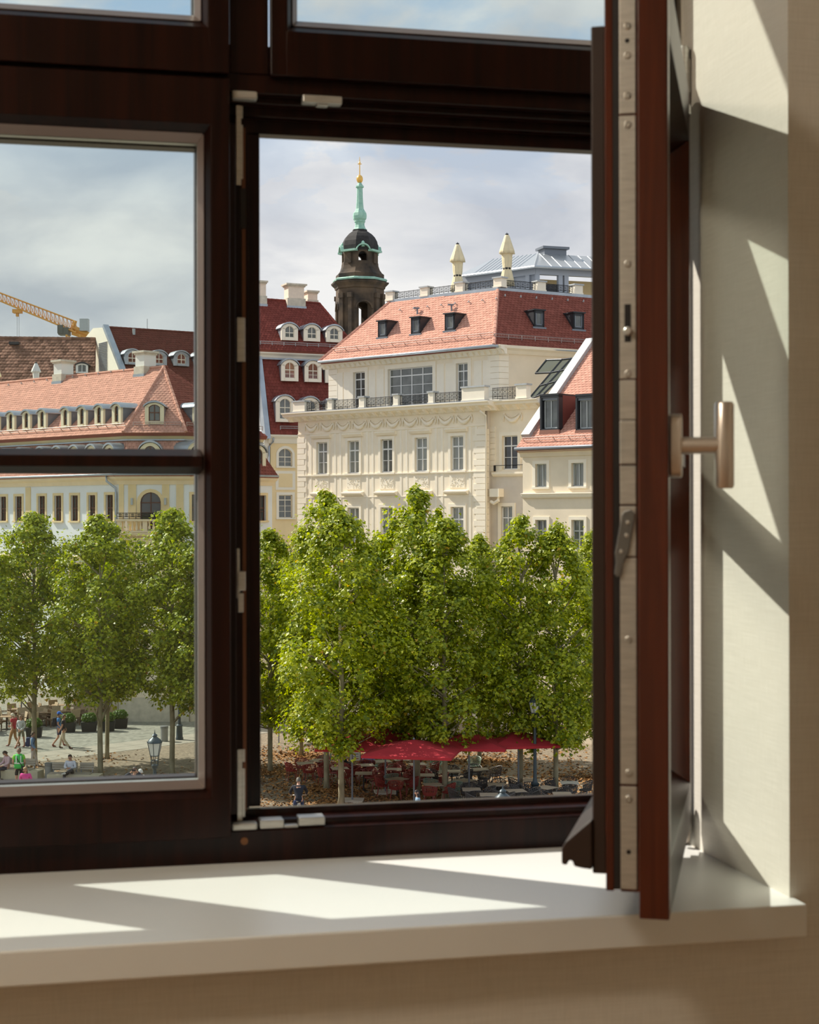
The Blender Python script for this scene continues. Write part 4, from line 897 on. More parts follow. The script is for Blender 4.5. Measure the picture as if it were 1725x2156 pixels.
for x0, x1 in ((-67, -53), (-34, -20), (0, 13.7), (32.4, 46.6), (81, 95.5), (115.4, 130), (150, 165), (187, 201.5), (223.6, 238.8)):
    a1_, a0_ = LB.px(x0, 1040)[0], LB.px(x1, 1040)[0]; lwin.append((a0_, a1_, 11.26, 12.80))
low = [(a-.1, b+.1, 6.2, 8.6) for a, b, _, _ in lwin]
part(wall(LB, 0, LW, -2, 13.45, lwin+low), 'wall', WHITEW, RL)
mb = MB(); LB.box(mb, .3, LW, -2, 13.45, -6, -.24); part(mb, 'house_body', WHITEW, RL)
for h in lwin: window(RL, LB, *h, rows=(.36, .5), fm=BFRAME, gm=PANED, o=-.14); surround(RL, LB, *h, w=.16, m=OCHRE, sill=True)
for h in low: window(RL, LB, *h, rows=(.36, .7), fm=BFRAME, gm=PANED, o=-.14); surround(RL, LB, *h, w=.16, m=OCHRE, sill=True)
for x in (60,): a = LB.px(x, 1040)[0]; mb = MB(); LB.box(mb, a-.25, a+.25, 0, 13.35, 0, .06); part(mb, 'pilaster_strip', OCHRE, RL)
arch = PVN.px(295.4, 1060)[0], PVN.px(339, 1060)[0]
pwin = []
pl_h = [(arch[0], arch[1], 10.75, 12.95)]
rq = PR.px(403, 1040)[0]; rwin = [(rq, rq+.75, 11.25, 12.80), (rq+1.7, rq+2.45, 11.25, 12.80), (PRW-1.3, PRW-.55, 11.25, 12.80)]
part(wall(PR, 0, PRW, -2, 13.45, rwin), 'wall', WHITEW, RL)
mb = MB(); PR.box(mb, .3, PRW, -2, 13.45, -5.2, -.24); part(mb, 'house_body', WHITEW, RL)
for h in rwin: window(RL, PR, *h, rows=(.36, .5), fm=BFRAME, gm=PANED, o=-.14); surround(RL, PR, *h, w=.16, m=OCHRE)
part(wall(PVN, 0, PWD, -2, 13.45, pl_h), 'wall', WHITEW, RL)
mb = MB(); PVN.box(mb, .01, PWD, -2, 13.45, -5.2, -.24); part(mb, 'house_body', WHITEW, RL)
window(RL, PVN, arch[0], arch[1], 10.75, 12.36, .58, cols=2, rows=(.30, .62, .98), fm=BFRAME, gm=PANED, o=-.14); arch_fill(RL, PVN, arch[0], arch[1], 12.36, .58, WHITEW); surround(RL, PVN, arch[0], arch[1], 10.75, 12.36, w=.2, rise=.58, m=OCHRE, sill=False)
for h in pwin: window(RL, PVN, *h, rows=(.36, .5), fm=BFRAME, gm=PANED, o=-.14); surround(RL, PVN, *h, w=.16, m=OCHRE)
for a0_, a1_ in ((.02, .30), (.57, 1.03), (2.56, 2.97), (3.39, 3.81)): mb = MB(); PVN.box(mb, a0_, a1_, 0, 13.4, 0, .07); part(mb, 'pilaster_strip', OCHRE, RL)
for a in (.8, 2.76):
    mb = MB(); PVN.box(mb, a-.06, a+.06, 12.2, 12.6, .07, .22); part(mb, 'wall_lamp', LEADG, RL)
# balcony: balustrade below, iron rail above
bc = (arch[0]+arch[1])/2; b0_, b1_ = .05, 3.32
mb = MB(); PVN.run(mb, [(0, 10.25), (.5, 10.32), (.9, 10.45), (.95, 10.58), (0, 10.60)], b0_, b1_); PVN.run(mb, [(.62, 11.24), (.98, 11.24), (1.0, 11.36), (.6, 11.36)], b0_-.04, b1_+.04); PVN.run(mb, [(.66, 10.60), (.92, 10.60), (.92, 10.68), (.66, 10.68)], b0_, b1_)
mb.prism([(b0_+.5, 9.5), (b0_+.9, 9.2), (b1_-.9, 9.2), (b1_-.5, 9.5), (b1_-.1, 10.3), (b0_+.1, 10.3)], lambda p, q, t: PVN.pt(p, q, t), 0, .55); bal = part(mb, 'balcony', STONE if False else ORANGE, RL)
for k in range(13):
    a = b0_+.16+k*(b1_-b0_-.32)/12
    if k in (0, 6, 12): mb = MB(); PVN.box(mb, a-.14, a+.14, 10.68, 11.24, .68, .90); part(mb, 'baluster_post', ORANGE, RL, parent=bal)
    else: part(MB().lathe([(.07, 10.68), (.05, 10.74), (.085, 10.86), (.045, 11.02), (.05, 11.12), (.075, 11.2), (.07, 11.24)], PVN.pt(a, 0, .79), 8), 'baluster', ORANGE, RL, smooth=True, parent=bal)
scroll_panel(RL, PVN, b0_, b1_, 11.36, 11.74, .8)
# eaves cornice, mansard, upper roof
def strip_pair(prof, name, m):
    """profile (o, z) carried along both fronts with a mitred corner"""
    for k_ in range(3):
        mb = MB(); n = len(prof); vs = ([corner2(o, z) for o, z in prof]+[LB.pt(LW, z, o) for o, z in prof], [corner2(o, z) for o, z in prof]+[corner3(o, z) for o, z in prof], [corner3(o, z) for o, z in prof]+[PR.pt(PRW+.1, z, o) for o, z in prof])[k_]
        mb.add(vs, [tuple(range(n)), tuple(range(2*n-1, n-1, -1))]+[(i, (i+1) % n, n+(i+1) % n, n+i) for i in range(n)]); part(mb, name, m, RL)
strip_pair([(-.1, 13.40), (.08, 13.40), (.16, 13.62), (.40, 13.74), (.46, 13.90), (-.1, 13.92)], 'cornice', ORANGE)
strip_pair([(-1.2, 16.10), (-.92, 16.10), (-.80, 16.28), (-.60, 16.36), (-.58, 16.46), (-1.2, 16.48)], 'cornice', mat('straw_cornice', (0.80, 0.68, 0.42), 0.85))
strip_pair([(-1.1, 16.02), (-.84, 16.02), (-.84, 16.10), (-1.1, 16.10)], 'eaves_flashing', ZINC)
def roof_pair(o0, z0, o1, z1, m, row, mp=None):
    tiles(RL, [corner2(o0, z0), LB.pt(LW, z0, o0), LB.pt(LW, z1, o1), corner2(o1, z1)], m, w=.24, row=row)
    ins = (o0-o1)*(.95 if z0 > 15 else .35)
    tiles(RL, [corner2(o0, z0), corner3(o0, z0), corner3(o1, z1), corner2(o1, z1)], mp or m, w=.24, row=row)
    tiles(RL, [corner3(o0, z0), PR.pt(PRW+.1, z0, o0), PR.pt(PRW+.1-ins, z1, o1), corner3(o1, z1)], TILE_SHADE, w=.24, row=row)
    mb = MB(); mb.add([PR.pt(PRW+.1, z0, o0), PR.pt(PRW+.1, z0, -5.4), PR.pt(PRW+.1-ins, z1, -5.3), PR.pt(PRW+.1-ins, z1, o1)], [(0, 1, 2, 3)]); part(mb, 'hip_end', BASE_R, RL)
roof_pair(.52, 13.92, -1.0, 16.05, TILE_P, .24)
roof_pair(-.48, 16.46, -5.0, 20.76, TILE_P, .215)
ridge(RL, corner2(-.5, 16.5), corner2(-5.0, 20.78), TILE_P); ridge(RL, LB.pt(LW, 20.78, -5), corner2(-5, 20.78), TILE_P); ridge(RL, corner3(-5, 20.78), PR.pt(PRW-4.2, 20.78, -5), TILE_SHADE); ridge(RL, corner3(-.5, 16.5), corner3(-5.0, 20.78), TILE_P)
mb = MB(); mb.add([LB.pt(LW, 20.7, -5), corner2(-5, 20.7), PR.pt(PRW-4.2, 20.7, -5), PR.pt(PRW-2, 13, -5.6), LB.pt(LW, 13, -6)], [(0, 1, 2, 3, 4)]); part(mb, 'rear_slope', BASE_R, RL)
mb = MB(); mb.tube([LB.pt(LW, 13.98, .58), corner2(.58, 13.98), corner3(.58, 13.98), PR.pt(PRW, 13.98, .58)], .07, 6); part(mb, 'gutter', ZINC, RL, smooth=True)
n_l = (NA*math.sin(R(43.5))+UP*math.cos(R(43.5))).normalized(); n_p = (-FW*math.sin(R(43.5))+UP*math.cos(R(43.5))).normalized()
snow_guard(RL, LB.pt(LW-1, 16.85, -.85), corner2(-.85, 16.85), n_l); snow_guard(RL, corner2(-.85, 16.85)+RT*.4, corner3(-.85, 16.85)-RT*.2, UP); snow_guard(RL, corner3(-.85, 16.85)+D3*.2, PR.pt(PRW, 16.85, -.85), UP)
for x in (-65, -32, -10, 22, 55, 88, 137, 172, 208, 245):
    fo = -1.0; a, _ = LB.px(x, 880, fo); arched_dormer(RL, LB, a, 17.02, .86, 1.02, .20, fo, 2.4, CREAM2 if False else mat('straw_render', (0.84, 0.74, 0.52), .9) if 'straw_render' not in bpy.data.materials else bpy.data.materials['straw_render'], fm=BFRAME, gm=PANED, cols=1, rows=(.55,), side=.24, bot=.16)
STRAW = bpy.data.materials['straw_render']
for x, f_ in ((325, PVN), (424, PR), (490, PR)):
    a, _ = f_.px(x, 880, -1.0); arched_dormer(RL, f_, a, 17.0, 1.12, 1.05, .22, -1.0, 2.4, STRAW, fm=BFRAME, gm=PANE, side=.22, bot=.18)
for x in (-60, -25, 8, 41, 85, 120, 156, 192, 230):
    a, _ = LB.px(x, 940, .05); arched_dormer(RL, LB, a, 14.36, .98, 1.02, .38, .05, 1.3, STRAW, fm=BFRAME, gm=PANED, cols=1, rows=(.55,), side=.24)
for x, f_ in ((316, PVN), (412, PR), (545, PR)):
    a, _ = f_.px(x, 940, .05); arched_dormer(RL, f_, a, 14.36, 1.2, 1.1, .40, .05, 1.3, STRAW, fm=BFRAME, gm=PANED, cols=2, rows=(.55,), side=.26)
for x, yb, yt, w_ in ((122, 805, 760, .86), (295, 790, 741, .86)):
    P = at_plane(x, yb, corner2(-5, 20.76), n_l); f = Fac(P, DL, NA); z1_ = at_plane(x, yt, P-NA*.4, NA).z; chimney(RL, f, 0, -.45, w_, .95, P.z-.15, z1_, mat('white_chimney', (0.82, 0.80, 0.74), .9) if 'white_chimney' not in bpy.data.materials else bpy.data.materials['white_chimney'], STONE)
downpipe(RL, [LB.pt(.45, 13.95, .55), LB.pt(.50, 13.6, .5), LB.pt(.15, 13.2, .12), LB.pt(.12, 12.9, .1), LB.pt(.12, 3, .1)], .07)
for k in range(12):
    x = 20+k*27; P = at_plane(x, 812-k*3.4, corner2(-5, 20.76), n_l); part(MB().tube([P, P+n_l*.16, P+n_l*.16-UP*.12], .03, 5), 'roof_hook', LEADG, RL)
# stone plinth and ground floor band under the pavilion
mb = MB(); PVN.box(mb, 0, PWD, -1, .9, 0, .12); PR.box(mb, 0, PRW, -1, .9, 0, .12); LB.box(mb, 0, LW, -1, .9, 0, .12); part(mb, 'plinth', STONE, RL)
mb = MB(); PVN.run(mb, [(0, 8.9), (.15, 8.95), (.2, 9.1), (0, 9.15)], 0, PWD); PR.run(mb, [(0, 8.9), (.15, 8.95), (.2, 9.1), (0, 9.15)], 0, PRW); LB.run(mb, [(0, 8.9), (.15, 8.95), (.2, 9.1), (0, 9.15)], 0, LW); part(mb, 'string_course', OCHRE, RL)
mb = MB(); PVN.box(mb, .0, PWD, .9, 8.9, 0, .05); PR.box(mb, .0, PRW, .9, 8.9, 0, .05); part(mb, 'ground_floor_render', BEIGE, RL)

kS = 88.0/92.0
RL.location = (LB.P.x*kS, LB.P.y*kS, ZC*(1-kS)); RL.scale = (kS,)*3

# ------------------------------------------------------------------ 5. roofs behind
RF_ = thing('brown_roof_house', 'old house with weathered brown checkered tile roof behind the long house', 'building', at_depth(60, 1087, 126)-UP*ZC)
Bp = at_depth(60, 812, 124); nBr = (-FW*math.sin(R(48))+UP*math.cos(R(48))).normalized()
bq = [at_plane(x, y, Bp, nBr) for x, y in ((-90, 812), (200, 812), (201, 714), (-90, 711))]; bq[1].z = bq[0].z
tiles(RF_, bq, TILE_B, w=.30, row=.36, lift=.06); ridge(RF_, bq[3], bq[2], TILE_B, r=.16)
mb = MB(); g0 = bq[0]-UP*16; mb.add([bq[0], bq[1], Vector((bq[1].x, bq[1].y, 0)), Vector((bq[0].x, bq[0].y, 0))], [(0, 1, 2, 3)]); part(mb, 'wall', BEIGE, RF_)
P = at_plane(174, 786, Bp, nBr); f = Fac(P, RT, -FW); arched_dormer(RF_, f, 0, P.z, .95, .62, .14, .3, 1.6, WFRAME, fm=WFRAME, gm=PANE, cols=2, rows=(), side=.12, bot=.06, rm=ANTH, cheek=ANTH)
P = at_plane(30, 726, Bp, nBr); mb = MB(); f = Fac(P, RT, -FW); f.box(mb, -.35, .45, P.z, P.z+.22, -.5, .35); part(mb, 'roof_hatch', ANTH, RF_)
tq = at_depth(40, 830, 112); tf = Fac(tq, RT, -FW); mb = MB(); tf.box(mb, -3.5, 3.5, 0, at_depth(-8, 838, 112).z-.02, -3, .8); tf.box(mb, -.3, 2.4, 0, at_depth(76, 822, 112).z-.001, -3, .8); part(mb, 'terrace_block', BEIGE, RF_)
closed_parasol('closed_parasol', 'small closed white parasol sticking up behind the pink roof ridge', at_depth(76, 822, 112), 1.95, mat('white_canvas', (0.80, 0.79, 0.74), .9), .30, group='closed parasols behind the long house')
closed_parasol('closed_parasol', 'tip of a closed beige parasol at the left edge behind the pink roof', at_depth(-8, 838, 112), 2.3, CANV, .32, group='closed parasols behind the long house')

DF, NF = dirs_right(58)
foot = at_depth(266, 796, 122)
RG = thing('vented_gable_house', 'house with pale gable wall, two louvre vents and maroon roof behind the long house', 'building', Vector((foot.x, foot.y, 0)))
FF = Fac(foot, DF, NF); GP = Fac(foot, -NF, -DF)                       # gable runs away from the viewer
bt_, zt_ = GP.px(224, 689); fz0 = foot.z-2
b_e, z_e = GP.px(196, 691)
def gz(b): return fz0
sl = (zt_-foot.z)/bt_
mb = MB(); GP.plate(mb, [(-2/sl, foot.z-2), (bt_, zt_), (b_e, z_e), (b_e+3, z_e-1), (b_e+3, foot.z-6), (-2/sl, foot.z-6)], -.3, 0); part(mb, 'gable_wall', mat('pale_gable_render', (0.83, 0.78, 0.65), .9, var=.04), RG)
t0 = FF.pt(0, foot.z-1.5, 1.5/sl); t1 = t0+DF*14; t2 = FF.pt(14, zt_, -bt_); t3 = FF.pt(0, zt_, -bt_)
tiles(RG, [t0, t1, t2, t3], TILE_M, w=.25, row=.26); ridge(RG, t3, t2, TILE_M)
mb = MB(); nv = (t1-t0).cross(t3-t0).normalized(); nv = nv if nv.z > 0 else -nv; mb.hexa([t0-DF*.35, t0+DF*.1, t3+DF*.1, t3-DF*.35]+[p+nv*.28 for p in (t0-DF*.35, t0+DF*.1, t3+DF*.1, t3-DF*.35)]); part(mb, 'verge_sheet', ZINC, RG)
for y0, y1 in ((723, 740), (745, 783)):
    q1, z1_ = GP.px(208, y0); q0, z0_ = GP.px(227, y1); mb = MB(); n = 6 if y0 == 723 else 13
    GP.box(mb, q0, q1, z0_, z1_, -.05, .02); lv_ = part(mb, 'louvre_vent', mat('louvre_frame', (0.72, 0.68, 0.58), .7) if 'louvre_frame' not in bpy.data.materials else bpy.data.materials['louvre_frame'], RG)
    for k in range(n): zz_ = z0_+(k+.3)*(z1_-z0_)/n; mb = MB(); GP.box(mb, q0+.1, q1-.1, zz_, zz_+(z1_-z0_)/n*.5, .02, .06); part(mb, 'louvre_slat', ZINCD, RG, parent=lv_)
for x, yb in ((277, 768), (333, 770), (380, 771), (425, 772)):
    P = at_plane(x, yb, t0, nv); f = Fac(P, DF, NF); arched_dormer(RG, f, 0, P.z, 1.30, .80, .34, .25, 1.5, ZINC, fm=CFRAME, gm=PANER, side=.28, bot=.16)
P = mid(t3, t2, .78)-UP*.1; f = Fac(P, DF, NF); mb = MB(); f.box(mb, -.35, .35, P.z, P.z+.45, -.4, .3); f.box(mb, -.6, .6, P.z+.45, P.z+.62, -.5, .45); part(mb, 'roof_vent', LEADG, RG)
for x, y in ((282, 720), ): P = at_plane(x, 705, t0, nv); part(MB().tube([P, P+UP*.5], .12, 8), 'roof_vent', LEADG, RG)
part(MB().tube([mid(t3, t2, .25), mid(t3, t2, .25)+UP*.9], .02, 4), 'aerial', ZINCD, RG)

# ------------------------------------------------------------------ 6. crane
CRN = mat('crane_orange', (0.72, 0.36, 0.09), 0.55); CRG = mat('crane_grey', (0.13, 0.13, 0.11), 0.6)
ZK = 260.0
K = lambda x, y, dz=0.0: at_depth(x, y, ZK)+FW*dz
crn = thing('tower_crane', 'orange lattice tower crane rising above the brown roof', 'crane', Vector((K(155, 700).x, K(155, 700).y, 0)))
n = 26; mb = MB(); tp_, b1_, b2_ = [], [], []
for i in range(n+1):
    t = i/n; x = -60+t*222; yt = 594+t*84; yb = 609+t*92; hgt = 1-0*t
    tp_.append(K(x, yt)); b1_.append(K(x, yb, -.8)); b2_.append(K(x+2, yb, .8))
for L_, r_ in ((tp_, .13), (b1_, .13), (b2_, .13)): mb.tube(L_, r_, 4)
for i in range(n):
    m2 = (tp_[i]+tp_[i+1])/2
    for q in (b1_, b2_): mb.tube([q[i], m2, q[i+1]], .07, 3, cap=False)
    mb.tube([b1_[i], b2_[i+1]], .06, 3, cap=False)
part(mb, 'jib', CRN, crn)
mb = MB(); mb.tube([K(152, 690), K(200, 712), K(260, 740)], .5, 4); mb.tube([K(152, 700), K(200, 716)], .4, 4)
mb.tube([K(158, 675), K(152, 700)], .35, 4); part(mb, 'counter_jib', CRN, crn)
p = K(134, 697); f = Fac(p, RT, -FW); mb = MB(); f.box(mb, -.7, 1.0, p.z-.7, p.z+.5, -1, 1); f.box(mb, -.8, .1, p.z-.5, p.z+.9, -1.1, 1.1); part(mb, 'cabin', CRG, crn)
p = K(178, 692); f = Fac(p, RT, -FW); mb = MB(); f.box(mb, -.7, .7, p.z-.4, p.z+1.6, -.6, .6); part(mb, 'winch_house', LEADG, crn)
mb = MB()
for s_ in (-1.1, 1.1):
    for q_ in (-1.1, 1.1): o_ = K(157, 706)+RT*s_+FW*q_; mb.tube([o_, Vector((o_.x, o_.y, 0))], .16, 4)
for k in range(20):
    z = K(157, 706).z-k*2.2
    if z > 2:
        a = K(157, 706); mb.tube([Vector((a.x, a.y, z))+RT*-1.1-FW*1.1, Vector((a.x, a.y, z-2.2))+RT*1.1-FW*1.1], .08, 3)
part(mb, 'mast', CRN, crn)
p = K(38, 655); mb = MB(); f = Fac(p, RT, -FW); f.box(mb, -.8, .6, p.z-.35, p.z+.25, -.7, .7); f.box(mb, -.3, .1, p.z-.9, p.z-.3, -.3, .3); part(mb, 'trolley', CRN, crn)
mb = MB(); mb.tube([K(36, 658), K(36, 790)], .03, 3); mb.tube([K(40, 658), K(40, 790)], .03, 3); part(mb, 'hoist_rope', CRG, crn)

# ------------------------------------------------------------------ 7. church tower
ZT_ = 350.0; TC = at_depth(759, 1087, ZT_); TC.z = 0
RT_ = thing('church_tower', 'blackened sandstone church tower with green copper spire and gilded ball', 'tower', TC)
BLK = mat('blackened_sandstone', (0.030, 0.025, 0.021), 0.9, col2=(0.14, 0.095, 0.060), vscale=.35, bump=.3, bscale=2)
BLKD = mat('sooty_dome', (0.030, 0.027, 0.026), 0.8, var=.4, vscale=1)
COP = mat('green_copper', (0.24, 0.46, 0.36), 0.6, col2=(0.40, 0.62, 0.50), vscale=1.2)
GOLD = mat('gilded_copper', (0.85, 0.50, 0.13), 0.32, 0.7)
def tz(y): return ZC+(YH-y)/F*ZT_
px = ZT_/F; _n = -FW*math.cos(R(12))+RT*math.sin(R(12)); rot = math.atan2(_n.y, _n.x)
sqo = lambda a: 1.0/max(abs(math.cos((a-rot+math.pi/8) % (math.pi/4)-math.pi/8)), .5)*1.0
def oct_(mb, prof, n=8, ro=math.pi/8): return mb.lathe([(r_*px/math.cos(math.pi/8), tz(y)) for r_, y in prof], (0, 0, 0), n, rot=ro+rot)
# belfry stage with arched openings right through
zb0, zb1 = 0.0, tz(612); rad = 48*px
mb = MB(); zs0, zs1 = tz(735), tz(655)
for k in range(8):
    a = rot+k*math.pi/4+YAW*0; nrm = Vector((math.cos(a), math.sin(a), 0)); tan = Vector((-math.sin(a), math.cos(a), 0)); hwid = rad*math.tan(math.pi/8)
    f = Fac(nrm*rad, tan, nrm)
    if k % 2 == 0:
        ow = hwid*.80
        f.box(mb, -hwid, -ow, zb0, zb1, -1.6, 0); f.box(mb, ow, hwid, zb0, zb1, -1.6, 0); f.box(mb, -ow, ow, zb0, zs0, -1.6, 0)
        top = arc(-ow, ow, zs1, ow*.95)
        for i in range(8): f.plate(mb, [top[i], top[i+1], (top[i+1][0], zb1), (top[i][0], zb1)], -1.6, 0)
        i_, o_ = arc(-ow, ow, zs1, ow*.95), arc(-ow*1.2, ow*1.2, zs1, ow*1.15)
        for i in range(8): f.plate(mb, [i_[i], i_[i+1], o_[i+1], o_[i]], 0, .25)
    else:
        f.box(mb, -hwid, hwid, zb0, zb1, -1.6, 0)
        for s_ in (-.55, .55): f.box(mb, hwid*s_-.45, hwid*s_+.45, zb0, tz(628), 0, .55); f.box(mb, hwid*s_-.6, hwid*s_+.6, tz(632), tz(622), 0, .75)
MB.build(mb, 'belfry_stage', BLK, RT_)
mb = MB(); oct_(mb, [(47, 612), (50, 610), (51, 606), (57, 600), (58, 597), (52, 596), (50, 592)]); mb.build('belfry_cornice', BLK, RT_)
mb = MB(); oct_(mb, [(53.5, 594.5), (54.5, 591.5), (52, 589), (48, 588.5)]); mb.build('copper_flashing', COP, RT_)
mb = MB(); oct_(mb, [(48, 590), (48, 580), (44, 577), (39.5, 570), (37, 562), (36.5, 556)]); mb.build('lantern_base', BLK, RT_)
mb = MB(); rad2 = 36*px; z0_, z1_ = tz(558), tz(533)
for k in range(8):
    a = rot+k*math.pi/4; nrm = Vector((math.cos(a), math.sin(a), 0)); tan = Vector((-math.sin(a), math.cos(a), 0)); hwid = rad2*math.tan(math.pi/8); f = Fac(nrm*rad2, tan, nrm)
    if k % 2 == 0:
        ow = hwid*.62; f.box(mb, -hwid, -ow, z0_, z1_, -1, 0); f.box(mb, ow, hwid, z0_, z1_, -1, 0); top = arc(-ow, ow, tz(542), ow*.9); f.box(mb, -ow, ow, z0_, z0_+.5, -1, 0)
        for i in range(8): f.plate(mb, [top[i], top[i+1], (top[i+1][0], z1_+.9), (top[i][0], z1_+.9)], -1, 0)
    else: f.box(mb, -hwid, hwid, z0_, z1_, -1, 0); f.box(mb, -.5, .5, z0_, z1_-.4, 0, .4)
mb.build('lantern', BLK, RT_)
mb = MB()
for k in range(8):
    a = rot+k*math.pi/4; nrm = Vector((math.cos(a), math.sin(a), 0)); tan = Vector((-math.sin(a), math.cos(a), 0)); hwid = (rad2+.4)*math.tan(math.pi/8)*1.08; f = Fac(nrm*(rad2+.3), tan, nrm)
    if k % 2 == 0:
        i_, o_ = arc(-hwid*.75, hwid*.75, tz(531), hwid*.55), arc(-hwid*.85, hwid*.85, tz(531), hwid*.72)
        for i in range(8): f.plate(mb, [i_[i], i_[i+1], o_[i+1], o_[i]], -.4, .5)
    else: f.box(mb, -hwid, hwid, tz(534), tz(530), -.6, .6)
mb.build('lantern_cornice', COP, RT_)
mb = MB(); oct_(mb, [(36.5, 531), (36.5, 520), (34.5, 510), (30, 501), (24, 494), (16, 488), (14.5, 487), (14.5, 484)]); mb.build('dome', BLKD, RT_)
for k in range(4):
    mb = MB(); a = rot+k*math.pi/2; f = Vector((math.cos(a), math.sin(a), 0))*(rad2+.1); mb.lathe([(.25, tz(525)), (.5, tz(524)), (.22, tz(521)), (.42, tz(518)), (.36, tz(515)), (0, tz(512))], f, 8); mb.build('copper_finial', COP, RT_, smooth=True)
mb = MB(); oct_(mb, [(14.5, 487.5), (14, 484), (11, 480), (9.2, 474), (9.6, 468), (11.2, 467.5), (10.5, 465)]); oct_(mb, [(10.5, 465), (13.2, 461), (13.8, 455), (13, 449), (10, 444), (7.8, 440), (6.6, 425), (6.0, 410), (5.8, 398), (5.6, 396), (8.2, 394.5), (8.0, 392), (5.5, 389), (3.5, 385), (1.4, 382)]); mb.build('copper_spire', COP, RT_)
MB().ball((0, 0, tz(377)), 7.0*px, 14, 10, (1, 1, 1.28)).build('gilded_ball', GOLD, RT_, smooth=True)
mb = MB(); mb.lathe([(.12, tz(370)), (.10, tz(340)), (.05, tz(331)), (0, tz(329))], (0, 0, 0), 6); f = Fac(Vector((0, 0, 0)), RT, -FW); f.box(mb, -.42, .42, tz(346), tz(344.2), -.08, .08); mb.ball((0, 0, tz(342)), .22, 6, 4); mb.build('gilded_cross', GOLD, RT_)

# ================================================================== THE SQUARE
def cobble(name, c1, c2, scale):
    m = bpy.data.materials.new(name); m.use_nodes = True; t = m.node_tree; p = t.nodes['Principled BSDF']; p.inputs['Roughness'].default_value = 0.85; p.inputs['Specular IOR Level'].default_value = 0.25
    c = t.nodes.new('ShaderNodeTexCoord'); v = t.nodes.new('ShaderNodeTexVoronoi'); v.inputs['Scale'].default_value = scale; t.links.new(c.outputs['Object'], v.inputs['Vector'])
    n = t.nodes.new('ShaderNodeTexNoise'); n.inputs['Scale'].default_value = 0.35; n.inputs['Detail'].default_value = 8; t.links.new(c.outputs['Object'], n.inputs['Vector'])
    mx = t.nodes.new('ShaderNodeMix'); mx.data_type = 'RGBA'; mx.inputs['A'].default_value = (*c1, 1); mx.inputs['B'].default_value = (*c2, 1); t.links.new(n.outputs['Fac'], mx.inputs['Factor'])
    hs = t.nodes.new('ShaderNodeHueSaturation'); t.links.new(mx.outputs['Result'], hs.inputs['Color'])
    sp = t.nodes.new('ShaderNodeSeparateColor'); t.links.new(v.outputs['Color'], sp.inputs[0]); mr = t.nodes.new('ShaderNodeMapRange'); t.links.new(sp.outputs[0], mr.inputs[0]); mr.inputs['To Min'].default_value = .75; mr.inputs['To Max'].default_value = 1.2; t.links.new(mr.outputs[0], hs.inputs['Value'])
    t.links.new(hs.outputs[0], p.inputs['Base Color'])
    b = t.nodes.new('ShaderNodeBump'); b.inputs['Strength'].default_value = 0.6; b.inputs['Distance'].default_value = 0.03; b.invert = True; t.links.new(v.outputs['Distance'], b.inputs['Height']); t.links.new(b.outputs[0], p.inputs['Normal']); return m
COBB = cobble('pale_cobbles', (0.23, 0.23, 0.185), (0.30, 0.295, 0.245), 5.0)
SAND = cobble('sandy_gravel', (0.21, 0.165, 0.115), (0.30, 0.25, 0.18), 9.0)
SLAB = mat('sandstone_slab', (0.36, 0.33, 0.265), 0.8, var=0.12, vscale=1.5, island=.1)
ASPH = mat('dark_setts', (0.20, 0.19, 0.18), 0.9, var=.15, vscale=1)
MB().add([(-160, 2.8, 0), (220, 2.8, 0), (220, 480, 0), (-160, 480, 0)], [(0, 1, 2, 3)]).build('cobbled_square', COBB, kind='structure', label='pale cobbled paving of the town square', category='paving')
def g(x, y, z=0.0): return at_z(x, y, z)
# strip of flagstones across the square and the gravel under the trees in front of it
s0, s1 = g(-300, 1653), g(411, 1563); t0_, t1_ = g(-300, 1633), g(411, 1545); dirS = (s1-s0).normalized(); perp = Vector((-dirS.y, dirS.x, 0)); wS = abs((t1_-s1).dot(perp))
org = s0-dirS*10; nSl = 60
strip = thing('flagstone_strip', None, None, (org.x, org.y, 0), kind='structure'); strip['label'] = 'diagonal strip of pale sandstone flags across the square'; strip['category'] = 'paving'
sm = None
for k in range(nSl):
    for j in range(2):
        a, b = dirS*(k*1.25), perp*(j*wS/2); c = [a+b, a+dirS*1.225+b, a+dirS*1.225+b+perp*(wS/2-.025), a+b+perp*(wS/2-.025)]
        if sm is None:
            mb = MB(); mb.add([(p.x, p.y, 0.001) for p in c]+[(p.x, p.y, .022) for p in c], [(4, 5, 6, 7), (0, 1, 5, 4), (1, 2, 6, 5), (2, 3, 7, 6), (3, 0, 4, 7)]); o = mb.build('paving_slab', SLAB, strip); sm = o.data
        else: o = link('paving_slab', sm, strip); o.location = a+b
g0 = org-perp*.02; far = dirS*nSl*1.25
mb = MB(); qq = [g0-perp*45-dirS*40, g0-perp*45+far+dirS*40, g0+far, g0]; qq = [Vector((p.x, max(p.y, 2.9), 0)) for p in qq]
mb.add([(p.x, p.y, .012) for p in qq], [(0, 1, 2, 3)]); mb.build('gravel_court', SAND, kind='structure', label='sandy gravel court under the trees with fallen leaves', category='ground')

